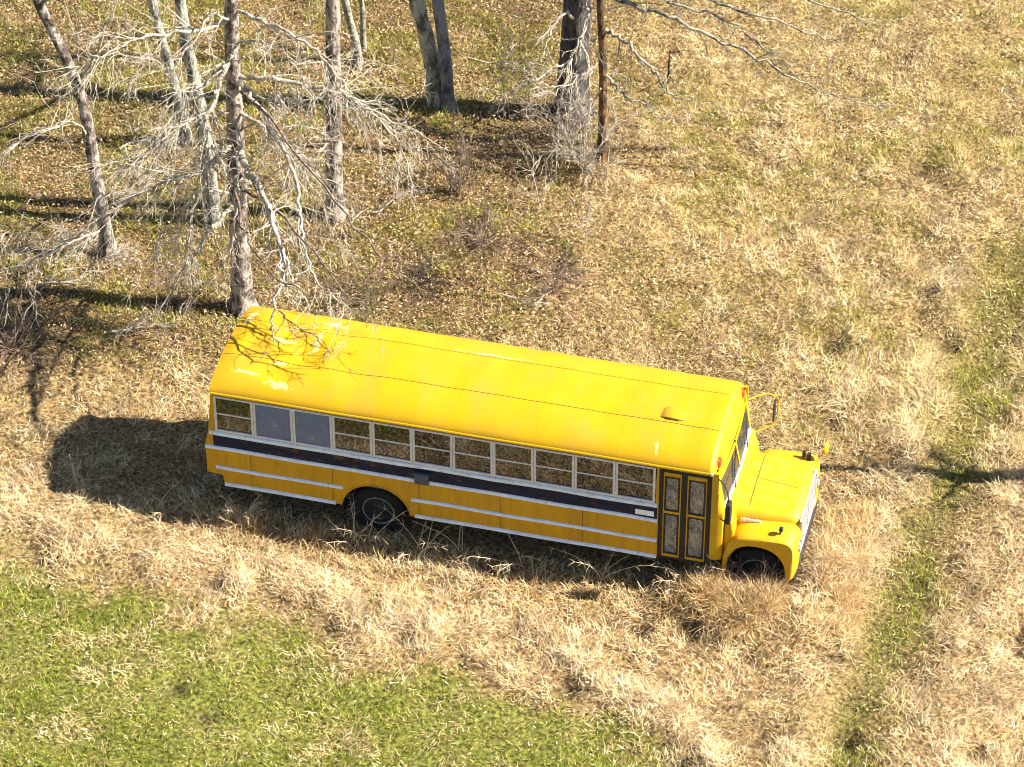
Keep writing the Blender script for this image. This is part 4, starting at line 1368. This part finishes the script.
for lb_, px_, py_, h_, m_ in (
        ('pale thin sapling between the leaning tree and the drooping limbs', 140, 196, 1.6, 'twig'),
        ('pale sapling midway between the big grey tree and the straight mottled trunk', 288, 205, 1.7, 'twig'),
        ('brown sapling standing just left of the twin trunks', 404, 118, 1.4, 'twig_brown'),
        ('pale sapling between the twin trunks and the thick dark trunk', 505, 105, 1.3, 'twig'),
        ('brown sapling at the top edge left of the thick dark trunk', 520, 52, 1.5, 'twig_brown'),
        ('pale sapling at the top left, beyond the leaning tree', 98, 92, 1.7, 'twig'),
        ('thin brown sapling below the straight mottled trunk', 318, 262, 1.2, 'twig_brown'),
        ('pale sapling leaning over the litter below the thicket of brown twigs', 540, 210, 1.0, 'twig')):
    sapling(lb_, px_, py_, h_, random.uniform(-.2, .2), M[m_], .013, 14, .7)

def fallen(label, x0, y0, x1, y1, rad, mat):
    a, b_ = ground(x0, y0), ground(x1, y1)
    P = [a.lerp(b_, t) for t in (0, .25, .5, .75, 1)]
    P = [Vector((p.x + random.gauss(0, .05), p.y + random.gauss(0, .05), hz(p.x, p.y) + .07 + .05 * math.sin(3.1 * t))) for t, p in zip((0, .25, .5, .75, 1), P)]
    P = smooth_path(P, 4)
    n = len(P)
    mb = MB()
    mb.tube(P, [rad * (1 - .75 * i / (n - 1)) for i in range(n)], 6, lump=.1)
    for k in range(7):
        i = random.randint(3, n - 2)
        grow(mb, P[i], rnd_dir((P[i + 1] - P[i]).normalized() + Vector((0, 0, .35)), .6), .55, rad * .4, 1, .05, 2)
    c0 = P[0].copy()
    o = mb.build('fallen_branch', mat, None, 60, off=c0); o.location = c0
    return tag(o, label, 'branch', 'fallen branches under the trees')
for lb_, a_, b_, c_, d_, r_, m_ in (
        ('pale fallen branch at the left edge, left of the leaning tree', 8, 152, 74, 118, .03, 'twig'),
        ('pale fallen branch lying in the shade right of the leaning tree', 118, 150, 176, 134, .025, 'twig'),
        ('fallen branch in the grass left of the big grey tree, above the bus tail', 100, 340, 168, 322, .025, 'twig'),
        ('pale stick lying right of the straight mottled trunk', 352, 222, 404, 200, .02, 'twig'),
        ('thin fallen branch below the twin trunks', 470, 150, 520, 168, .02, 'twig_brown'),
        ('pale fallen branch in the litter above the middle of the bus roof', 500, 300, 556, 316, .02, 'twig'),
        ('bent stick lying across the left shade below the leaning tree', 34, 296, 92, 280, .022, 'twig'),
        ('fallen twiggy branch at the top edge between the twin trunks and the thick dark trunk', 470, 60, 530, 74, .022, 'twig')):
    fallen(lb_, a_, b_, c_, d_, r_, M[m_])

def shrub(name, label, cat, px, py, hgt, spread, n, mat, droop=.1, r=.010, kids=4, level=2, group=None):
    b = ground(px, py); b.z = hz(b.x, b.y)
    mb = MB()
    for k in range(n):
        a = random.uniform(0, 2 * math.pi)
        d = Vector((math.cos(a) * spread, math.sin(a) * spread, random.uniform(.5, 1.0)))
        p = b + Vector((random.gauss(0, .10), random.gauss(0, .10), -.03))
        grow(mb, p, d, hgt * random.uniform(.6, 1.15), r, level, droop, kids, 0, .7)
    o = mb.build(name, mat, None, 60, off=b)
    o.location = b
    return tag(o, label, cat, group)
shrub('bare_shrub', 'dense brown bare shrub at the left edge above the bus shadow', 'shrub', 12, 352, 1.1, .9, 26, M['twig_brown'])
shrub('bare_shrub', 'pale tangled shrub at the foot of the leaning tree', 'shrub', 92, 262, .9, 1.0, 20, M['twig'])
shrub('bare_shrub', 'pale arching shrub at the left edge, up the slope from the brown one', 'shrub', 10, 232, 1.3, .8, 14, M['twig'], .25)
shrub('bare_shrub', 'narrow bush put in for a mostly shadowy dark patch below the twin trunks', 'shrub', 459, 192, .95, .14, 20, M['twig_brown'], .0, .010)  # bush added and shaped to give a shadow-like dark patch
shrub('bare_shrub', 'low dark bush near the bus roof, left of the middle of the photo', 'shrub', 422, 284, .6, .9, 30, M['twig_dark'], .15, .008)
shrub('bare_shrub', 'thicket of brown twigs at the foot of the thick dark trunk', 'shrub', 566, 142, 1.3, .5, 16, M['twig_brown'], .05)
shrub('bare_shrub', 'thin brown brush just above the middle of the bus roof', 'shrub', 560, 284, .6, .9, 30, M['twig_brown'])
shrub('bare_shrub', 'grey brown brush between the low dark bush and the thin brush above the roof', 'shrub', 486, 238, .7, .9, 30, M['twig_brown'])
shrub('bare_shrub', 'thicket of thin stems at the foot of the orange brown trunk', 'shrub', 588, 168, 1.2, .5, 24, M['twig'], .05)
shrub('bare_shrub', 'brown brush right behind the bus roof, next to the drooping limbs', 'shrub', 352, 292, .7, .9, 30, M['twig_brown'])
shrub('bare_shrub', 'low brown brush under the drooping limbs, left of the big grey tree', 'shrub', 190, 290, .6, 1.0, 26, M['twig_brown'])
shrub('bramble', 'brown bramble heap tangled in front of the front wheel', 'bramble', 752, 588, 1.0, .7, 70, M['twig_brown'], .08, .010, 4)
shrub('bramble', 'reddish bramble canes arching at the foot of the entrance door', 'bramble', 668, 574, .7, 1.0, 18, M['twig_brown'], .35, .007, 3)

# dead weeds along the shaded side
def weed(label, px, py, hgt, n, mat=None):
    b = ground(px, py); b.z = hz(b.x, b.y)
    mb = MB()
    for k in range(n):
        a = random.uniform(0, 2 * math.pi); s_ = random.uniform(.1, .7)
        d = Vector((math.cos(a) * s_, math.sin(a) * s_, 1))
        p = b + Vector((random.gauss(0, .08), random.gauss(0, .08), -.02))
        h_ = hgt * random.uniform(.6, 1.2)
        pts = [p]; dd = d.normalized()
        for i in range(5):
            dd = rnd_dir(dd + Vector((math.cos(a) * .12, math.sin(a) * .12, -.08)), .12); pts.append(pts[-1] + dd * h_ / 5)
        mb.tube(pts, [.009, .008, .007, .006, .005, .003], 4, caps=False)
        for i in (3, 4, 5):
            for q in range(3):
                grow(mb, pts[i], rnd_dir(dd, 1.0), .14, .004, 0, .1)
    o = mb.build('dead_weed', mat or M['straw_stem'], None, 60, off=b); o.location = b
    return tag(o, label, 'weed', 'dead weeds along the shaded side of the bus')
for lb, px, py, h_, k in (
        ('broad clump of pale dead weeds under the rear corner of the bus', 240, 522, .55, 22),
        ('pale weeds standing before the rear wheel, on its left', 352, 548, .9, 7),
        ('tall dead stalk rising in front of the rear wheel', 372, 545, 1.1, 3),
        ('pale weeds leaning just right of the rear wheel', 418, 556, .9, 8),
        ('thin dark stalk against the stripe below the dark box', 455, 552, 1.2, 4),
        ('sparse stalks against the yellow side midway along the bus', 520, 566, 1.2, 5),
        ('short bright weeds at the shadow edge under the sixth window from the rear', 478, 586, .5, 12),
        ('tall thin stalks against the side ahead of the middle of the bus', 602, 580, 1.2, 5),
        ('weeds arching across the lower corner of the entrance door', 690, 588, .8, 14),
        ('tall pale stalks in front of the front wheel', 748, 592, .9, 9),
        ('pale weed standing alone in the bus shadow behind the tail', 175, 452, .6, 6),
        ('flat dead stalks in the lower part of the shadow behind the tail', 160, 512, .5, 6),
        ('upright dry weed at the lower left tip of the shadow behind the tail', 82, 494, .5, 8)):
    weed(lb, px, py, h_, k)
# tawny bush of tall grass by the nose
shrub('tall_grass_clump', 'tawny clump of tall dry grass right of the bus nose', 'grass clump', 852, 566, .6, .9, 44, M['straw_stem'], .12, .006, 2, 1)
shrub('tall_grass_clump', 'golden clump of dry grass beyond the far mirror', 'grass clump', 850, 410, .7, .8, 50, M['straw_stem'], .12, .006, 2, 1)
shrub('tall_grass_clump', 'dry grass clump growing close to the front bumper', 'grass clump', 820, 590, .6, .9, 50, M['straw_stem'], .15, .006, 2, 1)
